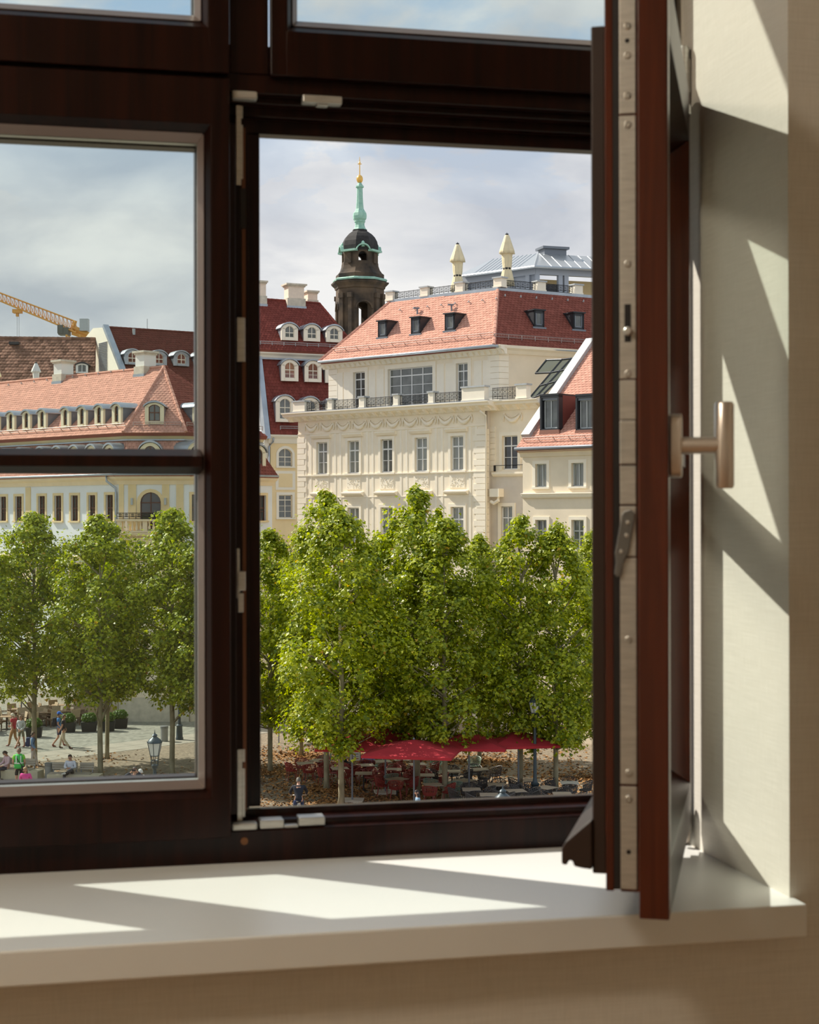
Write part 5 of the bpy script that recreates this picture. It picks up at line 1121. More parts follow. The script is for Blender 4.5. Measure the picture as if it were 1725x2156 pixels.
# ------------------------------------------------------------------ plane trees
def leaf_mat(name, c1, c2, c3):
    m = bpy.data.materials.new(name); m.use_nodes = True; t = m.node_tree; p = t.nodes['Principled BSDF']; out = t.nodes['Material Output']
    g_ = t.nodes.new('ShaderNodeNewGeometry'); r = t.nodes.new('ShaderNodeValToRGB'); t.links.new(g_.outputs['Random Per Island'], r.inputs[0])
    e = r.color_ramp.elements; e[0].position = 0; e[0].color = (*c1, 1); e[1].position = 1.0; e[1].color = (*c3, 1); x = e.new(.72); x.color = (*c2, 1); x = e.new(.975); x.color = (*c2, 1)
    t.links.new(r.outputs[0], p.inputs['Base Color']); p.inputs['Roughness'].default_value = .42; p.inputs['Specular IOR Level'].default_value = .38
    tr = t.nodes.new('ShaderNodeBsdfTranslucent'); hs = t.nodes.new('ShaderNodeHueSaturation'); hs.inputs['Value'].default_value = 1.8; hs.inputs['Saturation'].default_value = 1.1; t.links.new(r.outputs[0], hs.inputs['Color']); t.links.new(hs.outputs[0], tr.inputs['Color'])
    mx = t.nodes.new('ShaderNodeMixShader'); mx.inputs[0].default_value = .36; t.links.new(p.outputs[0], mx.inputs[1]); t.links.new(tr.outputs[0], mx.inputs[2]); t.links.new(mx.outputs[0], out.inputs['Surface']); return m
LEAF = leaf_mat('plane_leaf', (0.085, 0.140, 0.008), (0.40, 0.44, 0.022), (0.50, 0.28, 0.03))
BARK = mat('plane_bark', (0.20, 0.17, 0.10), 0.9, col2=(0.40, 0.36, 0.24), vscale=4, bump=.3, bscale=12, stretch=(1, 1, .4))
LP = np.array([(0, 0), (.30, .02), (.54, .34), (.27, .42), (0, 1.0), (-.27, .42), (-.54, .34), (-.30, .02)])
def leaf_mesh(name, C, Nrm, size, rs):
    """one lobed leaf polygon per centre"""
    n = len(C); Nrm = Nrm/np.linalg.norm(Nrm, axis=1, keepdims=True); T = rs.normal(size=(n, 3)); T[:, 2] -= .5; T -= Nrm*(T*Nrm).sum(1, keepdims=True); T /= np.linalg.norm(T, axis=1, keepdims=True); Bn = np.cross(Nrm, T)
    x, y = LP[:, 0], LP[:, 1]-.45; z = -.28*np.abs(LP[:, 0])-.12*np.maximum(0, LP[:, 1]-.5)
    V = C[:, None, :]+size[:, None, None]*(Bn[:, None, :]*x[None, :, None]+T[:, None, :]*y[None, :, None]+Nrm[:, None, :]*z[None, :, None])
    me = bpy.data.meshes.new(name); k = len(LP); me.vertices.add(n*k); me.loops.add(n*k); me.polygons.add(n)
    me.vertices.foreach_set('co', V.reshape(-1)); me.loops.foreach_set('vertex_index', np.arange(n*k, dtype=np.int32)); me.polygons.foreach_set('loop_start', np.arange(0, n*k, k, dtype=np.int32)); me.polygons.foreach_set('loop_total', np.full(n, k, dtype=np.int32)); me.update(); me.validate(); return me
def crown(seed, Hb=2.3, Ht=12.3, Rm=2.35, ncl=230, per=86):
    rs = np.random.default_rng(seed); t = rs.beta(1.1, 1.12, ncl); f = np.interp(t, [0, .08, .22, .45, .64, .78, .90, 1], [.50, .80, .97, 1.0, .92, .76, .50, .10]); ang = rs.uniform(0, 2*np.pi, ncl)
    lump = 1+.16*np.sin(ang*3+seed+t*7)+.10*np.sin(ang*5-t*15); q = np.sqrt(rs.uniform(.10, 1, ncl)); r_ = Rm*f*lump*q
    c = np.stack([r_*np.cos(ang), r_*np.sin(ang), Hb+(Ht-Hb)*t-.35*q*f], 1); cs = rs.uniform(.22, .52, ncl)*(.6+.4*f)
    C = np.repeat(c, per, 0); s_ = np.repeat(cs, per); d = rs.normal(size=(len(C), 3)); P = C+d*(s_*.60)[:, None]; d /= np.linalg.norm(d, axis=1, keepdims=True)
    tip = rs.uniform(0, 1, 260); P2 = np.stack([rs.normal(0, .10, 260), rs.normal(0, .10, 260), Ht-.9+tip*1.0], 1); P = np.concatenate([P, P2]); d = np.concatenate([d, rs.normal(size=(260, 3))])
    out_ = P.copy(); out_[:, 2] = 0; out_ /= (np.linalg.norm(out_, axis=1, keepdims=True)+1e-6)
    N_ = d*.55+out_*.55+rs.normal(size=P.shape)*.45; N_[:, 2] += .75
    return leaf_mesh('foliage', P, N_, rs.uniform(.10, .19, len(P)), rs), c, cs
def limbs(seed, c, Ht=12.3):
    rs = random.Random(seed); mb = MB()
    mb.tube([(0, 0, -.05), (.02, .01, .4), (0, .03, 2.5), (.05, -.02, 5), (-.03, .02, 8), (0, 0, Ht-.7)], [.165, .125, .115, .095, .055, .015], 8); tr = mb
    br = MB()
    for k in range(46):
        q = c[rs.randrange(len(c))]; z0 = max(2.2, q[2]-rs.uniform(.8, 1.8)); br.tube([(0, 0, z0), (q[0]*.5, q[1]*.5, (z0+q[2])/2+.05), (q[0]*.95, q[1]*.95, q[2])], [.05, .03, .012], 4, cap=False)
    return tr, br
protos = []
for sd_ in range(7):
    me, c, cs = crown(11+sd_*7, Hb=2.55 if sd_ < 4 else 3.75); me.materials.append(LEAF)
    tr, br = limbs(sd_, c)
    m1 = bpy.data.meshes.new('trunk'); m1.from_pydata(tr.v, [], tr.f); m1.shade_smooth(); m1.materials.append(BARK)
    m2 = bpy.data.meshes.new('branches'); m2.from_pydata(br.v, [], br.f); m2.shade_smooth(); m2.materials.append(BARK); protos.append((me, m1, m2))
TREES = [(688, 1662, 1040, 'plane tree with the tallest crown left of the red parasols, trunk behind the nearer one'), (718, 1698, 1078, 'plane tree whose trunk stands nearest the cyclist'), (878, 1673, 1036, 'plane tree with a slim pointed top before the cream house centre'),
         (936, 1687, 1098, 'plane tree in the middle of the cafe chairs with a straight pale trunk'), (1096, 1677, 1093, 'plane tree behind the street lantern near the right sash'), (1172, 1680, 1114, 'plane tree at the right end of the cafe beside the open sash'),
         (635, 1592, 1125, 'plane tree of the back row left of the cafe chairs'), (1255, 1640, 1125, 'plane tree mostly hidden by the open sash'), (800, 1600, 1130, 'plane tree of the back row behind the red parasols'), (1010, 1602, 1135, 'plane tree of the back row beyond the grey chairs'),
         (72, 1613, 1083, 'plane tree at the far left beside the stone benches'), (212, 1637, 1086, 'plane tree with the nearer of two paired trunks left of the lantern'), (226, 1598, 1125, 'plane tree with the farther of two paired trunks left of the lantern'), (363, 1637, 1076, 'plane tree right of the street lantern in the left pane'),
         (452, 1650, 1110, 'plane tree hidden behind the centre post of the window'), (-60, 1630, 1080, 'plane tree outside the left edge of the pane'), (570, 1625, 1120, 'plane tree close behind the right edge of the centre post')]
for i, (x, y, yt, lab) in enumerate(TREES):
    P = g(x, y); Z = (P-EYE).dot(FW); h = ZC+(YH-yt)/F*Z; t = thing('plane_tree', lab, 'tree', P, rz=random.uniform(0, 6.28), group='plane trees on the square')
    s_ = h/12.3; me, m1, m2 = protos[i % 4 if x > 540 else 4+i % 3]; t.scale = (s_*random.uniform(.98, 1.08),)*2+(s_,)
    o = link('foliage', me, t); o['kind'] = 'stuff'; link('trunk', m1, t); o = link('branches', m2, t); o['kind'] = 'stuff'

# fallen leaves on the gravel, thickest round the trunks
rs = np.random.default_rng(5); pts = []
for x, y, _, _ in TREES:
    P = g(x, y); n = 1500 if x > 540 else 120; r_ = np.abs(rs.normal(0, 1.9, n))+.12; a = rs.uniform(0, 6.283, n); pts.append(np.stack([P.x+r_*np.cos(a), P.y+r_*np.sin(a)], 1))
P0 = g(560, 1690); P1 = g(1240, 1690); n = 5000
pp = np.array([tuple(g(rs.uniform(545, 1240), rs.uniform(1570, 1760)))[:2] for _ in range(n)]); pts.append(pp)
pts = np.concatenate(pts); C = np.concatenate([pts, rs.uniform(.02, .06, (len(pts), 1))], 1); Nn = rs.normal(size=C.shape)*.45; Nn[:, 2] = 1
me = leaf_mesh('fallen_leaves', C, Nn, rs.uniform(.09, .17, len(C)), rs)
DRY = mat('dry_leaf', (0.34, 0.17, 0.055), 0.8, island=.4); me.materials.append(DRY)
link('fallen_leaves', me, None, kind='stuff', label='brown fallen leaves scattered over the gravel', category='leaves')

# ------------------------------------------------------------------ cafe furniture
def face(deg): return -YAW+R(deg)            # 0 = facing away from the viewer, 90 = left, -90 = right, 180 = towards the viewer
CH_RED = mat('red_resin', (0.30, 0.050, 0.038), 0.45); CH_GRN = mat('sage_resin', (0.28, 0.36, 0.27), 0.45); CH_GRY = mat('charcoal_resin', (0.085, 0.075, 0.068), 0.5)
TOPM = mat('table_laminate', (0.42, 0.34, 0.25), 0.5, var=.08, vscale=4); TOPG = mat('pale_table_laminate', (0.52, 0.50, 0.45), 0.5)
def lattice_chair(name, m):
    """resin armchair with an open leaf-pattern shell; local +y is the front"""
    t = thing(name, 'x', 'chair')
    mb = MB(); n = 14
    rim = [(.25*math.cos(2*math.pi*k/n), .25*math.sin(2*math.pi*k/n)*.95, .45) for k in range(n)]; mb.tube(rim, .016, 4, closed=True)
    for k in range(5):
        u = -.18+k*.09; L_ = math.sqrt(max(.01, .0625-u*u)); mb.tube([(u*.8, -L_, .445), (u*1.3, 0, .43), (u*.8, L_, .445)], .017, 3, cap=False); mb.tube([(-L_, u*.8, .445), (0, u*1.3, .43), (L_, u*.8, .445)], .017, 3, cap=False)
    mb.build('seat', m, t)
    mb = MB(); A0, A1 = R(200-40), R(340+40); K = 16
    def sh(f, v):
        a = A0+(A1-A0)*f; top = .66+.17*math.sin(math.pi*f); z = .45+(top-.45)*v; r_ = .25+.06*v; return (r_*math.cos(a), r_*math.sin(a)*1.0, z)
    for v, r_ in ((1.0, .017), (.55, .012), (0.05, .014)): mb.tube([sh(k/K, v) for k in range(K+1)], r_, 4)
    for k in range(K):
        f0, f1 = k/K, (k+1)/K
        mb.tube([sh(f0, 0), sh((f0+f1)/2, .55), sh(f1, 1)], .012, 3, cap=False); mb.tube([sh(f1, 0), sh((f0+f1)/2, .5), sh(f0, 1)], .012, 3, cap=False)
    mb.build('backrest', m, t)
    for sx in (-1, 1):
        for sy in (-1, 1): MB().tube([(sx*.16, sy*.15, .45), (sx*.23, sy*.22, 0)], [.017, .012], 6).build('leg', m, t)
    return t
def cafe_table(m, base=.0):
    t = thing('cafe_table', 'x', 'table')
    MB().box(-.36, .36, -.36, .36, .715, .74).build('table_top', m, t, bevel=.006)
    MB().lathe([(.03, .02), (.028, .715)], (0, 0, 0), 8).build('pedestal', IRON, t, smooth=40)
    mb = MB(); mb.box(-.3, .3, -.03, .03, 0, .03); mb.box(-.03, .03, -.3, .3, 0, .03); mb.build('base_foot', IRON, t)
    return t
prot = {'r': lattice_chair('lattice_chair', CH_RED), 'g': lattice_chair('lattice_chair', CH_GRN), 'k': lattice_chair('lattice_chair', CH_GRY)}
tprot = {'b': cafe_table(TOPM), 'p': cafe_table(TOPG)}
cname = {'r': 'brick red', 'g': 'sage green', 'k': 'charcoal'}
used = set(); placed = []
def put(kind, P, rz, label, group, protos=prot):
    if id(protos[kind]) not in used:
        used.add(id(protos[kind])); o = protos[kind]; o.location = P; o.rotation_euler = (0, 0, rz); o['label'] = label; o['group'] = group; return o
    return dup(protos[kind], P, rz, label, group)
TB = [(643, 1607, 'r'), (672, 1601, 'r'), (770, 1611, 'r'), (806, 1603, 'r'), (846, 1599, 'r'), (766, 1628, 'r'), (828, 1620, 'r'), (880, 1609, 'r'), (897, 1632, 'r'), (836, 1640, 'r'), (912, 1652, 'r'), (952, 1624, 'k'), (978, 1643, 'k'), (993, 1662, 'k'), (1030, 1673, 'k'), (1046, 1652, 'k'), (1087, 1665, 'k'), (1120, 1643, 'k'), (1150, 1658, 'k'), (1200, 1648, 'p'), (1184, 1671, 'k'), (1010, 1620, 'k'), (716, 1618, 'r')]
ordn = ['first', 'second', 'third', 'fourth', 'fifth', 'sixth', 'seventh', 'eighth', 'ninth', 'tenth', 'eleventh', 'twelfth', 'thirteenth', 'fourteenth', 'fifteenth', 'sixteenth', 'seventeenth', 'eighteenth', 'nineteenth', 'twentieth', 'twenty-first', 'twenty-second', 'twenty-third']
order = {i: k for k, i in enumerate(sorted(range(len(TB)), key=lambda i: TB[i][0]))}
GREEN = [(824, 1667, 20), (907, 1678, -20), (792, 1632, 150), (919, 1628, 170), (958, 1684, 10), (999, 1632, 160), (684, 1624, 120)]
for j, (x, y, a) in enumerate(GREEN): P = g(x, y+2); placed.append((P, .3))
for i, (x, y, k) in enumerate(TB):
    P = at_z(x, y, .74); P.z = .012; rz = face(random.choice((0, 0, 45, 12)))
    put('p' if k == 'p' else 'b', P, rz, f'small square cafe table among lattice chairs, {ordn[order[i]]} table from the left', 'cafe tables under the red parasols', tprot); placed.append((P, .2))
for i, (x, y, k) in enumerate(TB):
    P = at_z(x, y, .74); P.z = .012; kk = 'k' if k == 'p' else k; base = random.uniform(-20, 20); side = 0
    for a, wd in ((0, 'front'), (90, 'right'), (180, 'far'), (270, 'left')):
        if random.random() < .12: continue
        d = face(a+base); Q = P-Vector((-math.sin(d), math.cos(d), 0))*random.uniform(.58, .70)
        if any((Q-p).length < .42+r_*.5 for p, r_ in placed): continue
        placed.append((Q, .25)); wds = {0: 'on the near side', 90: 'on the right side', 180: 'on the far side', 270: 'on the left side'}[a]
        put(kk, Q, d, f'{cname[kk]} lattice armchair {wds} of the {ordn[order[i]]} cafe table from the left', 'lattice cafe chairs')
glab = ['sage green lattice chair standing alone in front of the red chairs, seen from behind', 'sage green lattice chair beside the trunk in the cafe middle', 'sage green lattice chair turned towards the viewer among red chairs', 'sage green lattice chair on the far side between red and charcoal chairs', 'sage green lattice chair at the bottom edge right of a pale trunk', 'sage green lattice chair on the far side among charcoal chairs', 'sage green lattice chair behind the left pair of trunks']
for (x, y, a), lab in zip(GREEN, glab): P = g(x, y+2); P.z = .012; put('g', P, face(a), lab, 'lattice cafe chairs')

# open parasols
def parasol(name, label, P, half, h, m, rz, group, val=.10, drop=.42):
    t = thing(name, label, 'parasol', P, rz, group)
    MB().lathe([(.04, .05), (.035, h), (.06, h+.02), (0, h+.10)], (0, 0, 0), 8).build('pole', ZINCD, t, smooth=40)
    MB().box(-.45, .45, -.45, .45, 0, .09).build('base_plate', STONE, t, bevel=.01)
    mb = MB(); top = (0, 0, h); c = []
    for k in range(8):
        a = R(45*k+45); r_ = half*1.414 if k % 2 == 0 else half; c.append((r_*math.cos(a), r_*math.sin(a), h-drop))
    for k in range(8):
        p, q = c[k], c[(k+1) % 8]; mb.add([top, p, q, (p[0], p[1], p[2]-val), (q[0], q[1], q[2]-val), (0, 0, h-.02)], [(0, 1, 2), (1, 3, 4, 2), (5, 2, 1)])
    mb.build('canopy', m, t)
    for k in range(8): MB().tube([(0, 0, h-.06), (c[k][0]*.98, c[k][1]*.98, c[k][2]-.02)], .014, 4).build('rib', ZINCD, t)
    return t
REDC = mat('red_canvas', (0.42, 0.025, 0.035), 0.85, var=.1, vscale=2)
for x, y, hf, lab in ((742, 1688, 1.35, 'open red parasol at the left end of the cafe beside the menu board'), (872, 1703, 1.75, 'large open red parasol nearest the viewer in the cafe'), (988, 1684, 1.6, 'open red parasol in the middle of the cafe behind the pale trunk'), (1092, 1680, 1.4, 'open red parasol at the right end of the cafe'), (812, 1670, 1.4, 'open red parasol at the back between the two leftmost cafe trunks')):
    parasol('red_parasol', lab, g(x, y, .012), hf, 2.72, REDC, face(random.uniform(-12, 12)), 'red cafe parasols')
CREAMC = mat('cream_parasol_canvas', (0.80, 0.70, 0.55), 0.85)
for x, y, lab in ((45, 1520, 'large cream parasol over the wicker chairs at the far left'), (140, 1512, 'large cream parasol over the wicker chairs behind the strolling pair'), (225, 1512, 'large cream parasol over the planters left of the lantern')):
    parasol('cream_parasol', lab, g(x, y), 1.75, 3.1, CREAMC, face(random.uniform(-8, 8)), 'cream parasols before the long house')

# wicker seats on the left
WICK = mat('brown_wicker', (0.17, 0.105, 0.06), 0.75, var=.2, vscale=20, bump=.4, bscale=60); TANB = mat('tan_slat_back', (0.50, 0.38, 0.24), 0.7, var=.1, vscale=10)
def wicker():
    t = thing('wicker_chair', 'x', 'chair')
    MB().box(-.27, .27, -.25, .27, .36, .46).build('seat', WICK, t, bevel=.02)
    MB().hexa([(-.27, -.25, .44), (.27, -.25, .44), (.27, -.21, .44), (-.27, -.21, .44), (-.27, -.36, .92), (.27, -.36, .92), (.27, -.32, .92), (-.27, -.32, .92)]).build('backrest', TANB, t, bevel=.012)
    for s_ in (-1, 1): MB().box(s_*.27-.03, s_*.27+.03, -.25, .25, .62, .66).build('armrest', WICK, t, bevel=.01)
    for sx in (-1, 1):
        for sy in (-1, 1): MB().box(sx*.26-.022, sx*.26+.022, sy*.235-.022, sy*.235+.022, 0, .63 if sy > 0 else .46).build('leg', WICK, t)
    return t
wp = {'w': wicker()}; wt = {'t': cafe_table(mat('brown_table_top', (0.36, 0.24, 0.14), .5))}
LT = [(-25, 1513), (15, 1508), (58, 1502), (98, 1499), (142, 1496), (180, 1492), (212, 1490), (38, 1492), (82, 1488), (122, 1484)]
lo = {i: k for k, i in enumerate(sorted(range(len(LT)), key=lambda i: LT[i][0]))}
for i, (x, y) in enumerate(LT):
    P = at_z(x, y, .74); P.z = 0
    put('t', P, face(8), f'dark wooden terrace table by the long house, {ordn[lo[i]]} from the left', 'terrace tables before the long house', wt)
    for a, wds in ((35, 'on the near right'), (125, 'on the far right'), (215, 'on the far left'), (305, 'on the near left')):
        if random.random() < .2: continue
        d = face(a+random.uniform(-15, 15)); Q = P-Vector((-math.sin(d), math.cos(d), 0))*.72
        put('w', Q, d, f'brown wicker armchair {wds} of the {ordn[lo[i]]} terrace table from the left', 'wicker chairs before the long house', wp)
# planters
TUB = mat('black_tub', (0.022, 0.024, 0.022), 0.6); BUSH = leaf_mat('bush_leaf', (0.05, 0.12, 0.015), (0.12, 0.20, 0.03), (0.16, 0.22, 0.04))
rs = np.random.default_rng(3); n = 900; d = rs.normal(size=(n, 3)); d /= np.linalg.norm(d, axis=1, keepdims=True); Pb = d*np.array([.42, .32, .30])*rs.uniform(.6, 1.05, (n, 1))+np.array([0, 0, .72]); Nb = d+rs.normal(size=(n, 3))*.4; Nb[:, 2] += .4
bme = leaf_mesh('foliage', Pb, Nb, rs.uniform(.06, .12, n), rs); bme.materials.append(BUSH); tubm = None
for x, y, lab in ((72, 1552, 'black planter box with green bush behind the leftmost trunk'), (143, 1541, 'black planter box with green bush right behind the strolling pair'), (188, 1540, 'black planter box with green bush left of the paired trunks'), (226, 1539, 'black planter box with green bush between the paired trunks'), (253, 1533, 'black planter box with green bush right of the paired trunks')):
    t = thing('planter_box', lab, 'planter', g(x, y), face(6), 'planters along the terrace')
    if tubm is None: o = MB().hexa([(-.36, -.26, 0), (.36, -.26, 0), (.36, .26, 0), (-.36, .26, 0), (-.42, -.3, .52), (.42, -.3, .52), (.42, .3, .52), (-.42, .3, .52)]).build('tub', TUB, t, bevel=.015); tubm = o.data
    else: link('tub', tubm, t, .015)
    o = link('foliage', bme, t); o['kind'] = 'stuff'

# street lanterns
LMET = mat('lantern_paint', (0.055, 0.075, 0.085), 0.4, 0.3); LGL = mat('frosted_lantern_glass', (0.62, 0.64, 0.60), 0.25, spec=.6)
def lantern_post(label, P, h, rz=0.0):
    t = thing('street_lantern', label, 'lamp', P, rz, 'street lanterns')
    MB().lathe([(.20, 0), (.20, .12), (.17, .16), (.15, .70), (.19, .76), (.11, .82), (.075, 1.0), (.06, h-1.35), (.055, h-1.25), (.10, h-1.22), (.10, h-1.17), (.13, h-1.12), (.05, h-1.08)], (0, 0, 0), 12).build('post', LMET, t, smooth=40)
    z0 = h-.80; z1 = h-.36
    mb = MB()
    for k in range(6):
        a = R(60*k); c_, s_ = math.cos(a), math.sin(a); mb.tube([(.12*c_, .12*s_, h-1.12), (.13*c_, .13*s_, z0-.16), (.15*c_, .15*s_, z0)], .011, 4); mb.tube([(.15*c_, .15*s_, z0), (.245*c_, .245*s_, z1)], .012, 4); mb.tube([(.245*c_, .245*s_, z1), (.275*c_, .275*s_, z1+.07)], [.014, .004], 4)
    for r_, z in ((.15, z0), (.247, z1), (.13, z0-.16)): mb.tube([(r_*math.cos(R(60*k)), r_*math.sin(R(60*k)), z) for k in range(6)], .014, 4, closed=True)
    mb.build('lantern_frame', LMET, t)
    for k in range(6):
        a, b = R(60*k), R(60*k+60); m_ = MB(); q = [(.146*math.cos(a), .146*math.sin(a), z0), (.146*math.cos(b), .146*math.sin(b), z0), (.24*math.cos(b), .24*math.sin(b), z1), (.24*math.cos(a), .24*math.sin(a), z1)]
        m_.add(q+[(p[0]*.96, p[1]*.96, p[2]) for p in q], [(0, 1, 2, 3), (7, 6, 5, 4), (0, 4, 5, 1), (1, 5, 6, 2), (2, 6, 7, 3), (3, 7, 4, 0)]); m_.build('pane', LGL, t)
    MB().lathe([(.26, z1), (.255, z1+.02), (.20, z1+.10), (.11, z1+.17), (.075, z1+.20), (.075, z1+.23), (.10, z1+.24), (.07, z1+.28), (.03, z1+.30), (.014, z1+.36), (0, z1+.46)], (0, 0, 0), 12).build('cap', LMET, t, smooth=40)
    return t
def gp(x, Z): P = at_depth(x, YH, Z); P.z = 0; return P
lantern_post('street lantern with six-sided glass head in the left pane', gp(325, 52.6), 4.28, R(15))
lantern_post('street lantern whose cap just shows above the bottom of the open window', gp(1058, 42.4), 4.18, R(40))
lantern_post('street lantern standing behind the tree right of the paired trunks', g(378, 1558), 4.4)
lantern_post('dark street lantern post among the charcoal cafe chairs', g(1127, 1690, .012), 4.4)
# litter bins
BINM = mat('grey_bin_steel', (0.30, 0.31, 0.30), 0.5, 0.4)
for x, y, lab in ((346, 1561, 'grey cylindrical litter bin on the pale strip'), (104, 1644, 'grey cylindrical litter bin beside the stone bench')):
    t = thing('litter_bin', lab, 'bin', g(x, y, .012), group='litter bins'); s_ = 1.0
    MB().lathe([(.19, 0), (.19, .66), (.20, .67)], (0, 0, 0), 16).build('body', BINM, t, smooth=40); MB().lathe([(.205, .67), (.205, .78), (.16, .80), (0, .80)], (0, 0, 0), 16).build('lid', mat('bin_lid', (0.22, 0.23, 0.23), .5, .4) if 'bin_lid' not in bpy.data.materials else bpy.data.materials['bin_lid'], t, smooth=40)
# stone benches with slatted backs
BST = mat('sandstone_block', (0.56, 0.50, 0.36), 0.9, var=.08, vscale=3); BWD = mat('grey_oak_slat', (0.38, 0.33, 0.26), 0.7, var=.12, vscale=8, stretch=(1, 8, 8))
def bench(label, P, rz, L_=2.3):
    t = thing('stone_bench', label, 'bench', P, rz, 'stone benches')
    MB().box(-L_/2, L_/2, -.30, .30, 0, .42).build('base_block', BST, t, bevel=.015)
    for k in range(5): MB().box(-L_/2+.45, L_/2-.02, -.26+k*.10, -.18+k*.10, .42, .455).build('seat_slat', BWD, t)
    for a0, a1 in ((-L_/2+.40, -L_/2+1.02), (-L_/2+1.12, L_/2-.05)):
        for z in (.62, .72, .82): MB().hexa([(a0, -.30, z-.045), (a1, -.30, z-.045), (a1, -.27, z-.045), (a0, -.27, z-.045), (a0, -.33, z+.045), (a1, -.33, z+.045), (a1, -.30, z+.045), (a0, -.30, z+.045)]).build('back_slat', BWD, t)
        for a in (a0+.06, a1-.06): MB().hexa([(a-.02, -.30, .42), (a+.02, -.30, .42), (a+.02, -.26, .42), (a-.02, -.26, .42), (a-.02, -.35, .87), (a+.02, -.35, .87), (a+.02, -.32, .87), (a-.02, -.32, .87)]).build('back_support', ZINCD, t)
    return t
BP = g(158, 1650, .012); bench('sandstone bench with slatted backs where a man in white sits', BP, face(175))
BP2 = g(36, 1640, .012); bench('sandstone bench at the far left with a person in pink sitting', BP2, face(165))
# menu board
t = thing('menu_board', 'white printed menu board standing under the red parasol', 'sign', g(748, 1607, .012), face(186))
MB().box(-.24, .24, -.02, .02, .12, .98).build('board', mat('board_white', (0.72, 0.71, 0.68), .6), t, bevel=.005); MB().box(-.26, -.23, -.03, .03, 0, 1.0).build('leg', ZINCD, t); MB().box(.23, .26, -.03, .03, 0, 1.0).build('leg', ZINCD, t)
PRN = [mat('print_grey', (0.30, 0.32, 0.36), .6), mat('print_red', (0.40, 0.10, 0.08), .6)]
for k, (a, b, c, d, i) in enumerate(((-.18, .02, .72, .90, 0), (.06, .2, .60, .82, 1), (-.16, .16, .40, .46, 0), (-.16, .10, .30, .34, 0), (-.16, .16, .2, .24, 1))): MB().box(a, b, .020, .023, c, d).build('print_patch', PRN[i], t)
# yellow sun sail at the far side
t = thing('yellow_awning', 'small yellow awning with pale stripes at the far left of the right pane', 'awning', g(606, 1562), face(20))
for s_ in (-.55, .55): MB().tube([(s_, -.3, 0), (s_, -.3, 1.75)], .03, 6).build('post', ZINCD, t)
MB().hexa([(-.75, -.7, 1.38), (.75, -.7, 1.38), (.75, .5, 1.86), (-.75, .5, 1.86), (-.75, -.7, 1.42), (.75, -.7, 1.42), (.75, .5, 1.90), (-.75, .5, 1.90)]).build('cloth', mat('yellow_cloth', (0.78, 0.52, 0.02), .8), t)
for s_ in (-.3, .3): MB().hexa([(s_-.1, -.7, 1.42), (s_+.1, -.7, 1.42), (s_+.1, .5, 1.90), (s_-.1, .5, 1.90), (s_-.1, -.7, 1.425), (s_+.1, -.7, 1.425), (s_+.1, .5, 1.905), (s_-.1, .5, 1.905)]).build('cloth_stripe', WFRAME, t)

# ------------------------------------------------------------------ people
SKIN = mat('skin', (0.50, 0.27, 0.18), 0.55); PM = {}
def pm(c, r=.8):
    k = tuple(round(x, 3) for x in c)
    if k not in PM: PM[k] = mat('cloth_%d' % len(PM), c, r, var=.10, vscale=9)
    return PM[k]
def skin_obj(name, V, E, Rd, m, parent, root=0, sub=2):
    me = bpy.data.meshes.new(name); me.from_pydata([tuple(v) for v in V], E, []); me.materials.append(m); o = link(name, me, parent)
    me.skin_vertices.new() if hasattr(me.skin_vertices, 'new') and not me.skin_vertices else None
    md = o.modifiers.new('skin', 'SKIN'); md.use_smooth_shade = True; md.branch_smoothing = .3
    if not me.skin_vertices:
        bm = bmesh.new(); bm.from_mesh(me); bm.verts.layers.skin.verify(); bm.to_mesh(me); bm.free()
    for i, r_ in enumerate(Rd):
        d = me.skin_vertices[0].data[i]; d.radius = r_ if isinstance(r_, tuple) else (r_, r_); d.use_root = (i == root)
    s_ = o.modifiers.new('sub', 'SUBSURF'); s_.levels = sub-1; s_.render_levels = sub-1
    return o
STAND = dict(pel=(0, 0, .95), spi=(0, 0, 1.14), che=(0, 0, 1.33), nec=(0, -.01, 1.49), h1=(0, .02, 1.56), h2=(0, .025, 1.635), h3=(0, .015, 1.70),
             ls=(-.18, 0, 1.42), le=(-.24, -.03, 1.15), lw=(-.25, .05, .92), lh=(-.25, .08, .84), rs=(.18, 0, 1.42), re=(.24, -.03, 1.15), rw=(.25, .05, .92), rh=(.25, .08, .84),
             lp=(-.095, 0, .90), lk=(-.10, .03, .50), la=(-.10, -.02, .09), lt=(-.11, .13, .035), rp=(.095, 0, .90), rk=(.10, .03, .50), ra=(.10, -.02, .09), rt=(.11, .13, .035))
def walk(s=1): return dict(lk=(-.09, .14*s, .50), la=(-.09, .22*s, .10), lt=(-.09, .37*s if s > 0 else .22*s+.15, .05), rk=(.09, -.02*s, .49), ra=(.09, -.30*s, .12), rt=(.09, -.30*s+.14, .035), lw=(-.25, -.08*s, .95), lh=(-.25, -.06*s, .87), rw=(.25, .16*s, .95), rh=(.25, .20*s, .88))
SIT = dict(pel=(0, 0, .56), spi=(0, -.02, .75), che=(0, -.01, .94), nec=(0, 0, 1.10), h1=(0, .04, 1.17), h2=(0, .05, 1.245), h3=(0, .04, 1.31), ls=(-.18, 0, 1.03), le=(-.24, .05, .78), lw=(-.15, .28, .68), lh=(-.10, .34, .66), rs=(.18, 0, 1.03), re=(.24, .05, .78), rw=(.15, .28, .68), rh=(.10, .34, .66),
           lp=(-.095, .02, .53), lk=(-.12, .44, .54), la=(-.12, .42, .10), lt=(-.12, .57, .035), rp=(.095, .02, .53), rk=(.12, .44, .54), ra=(.12, .42, .10), rt=(.12, .57, .035))
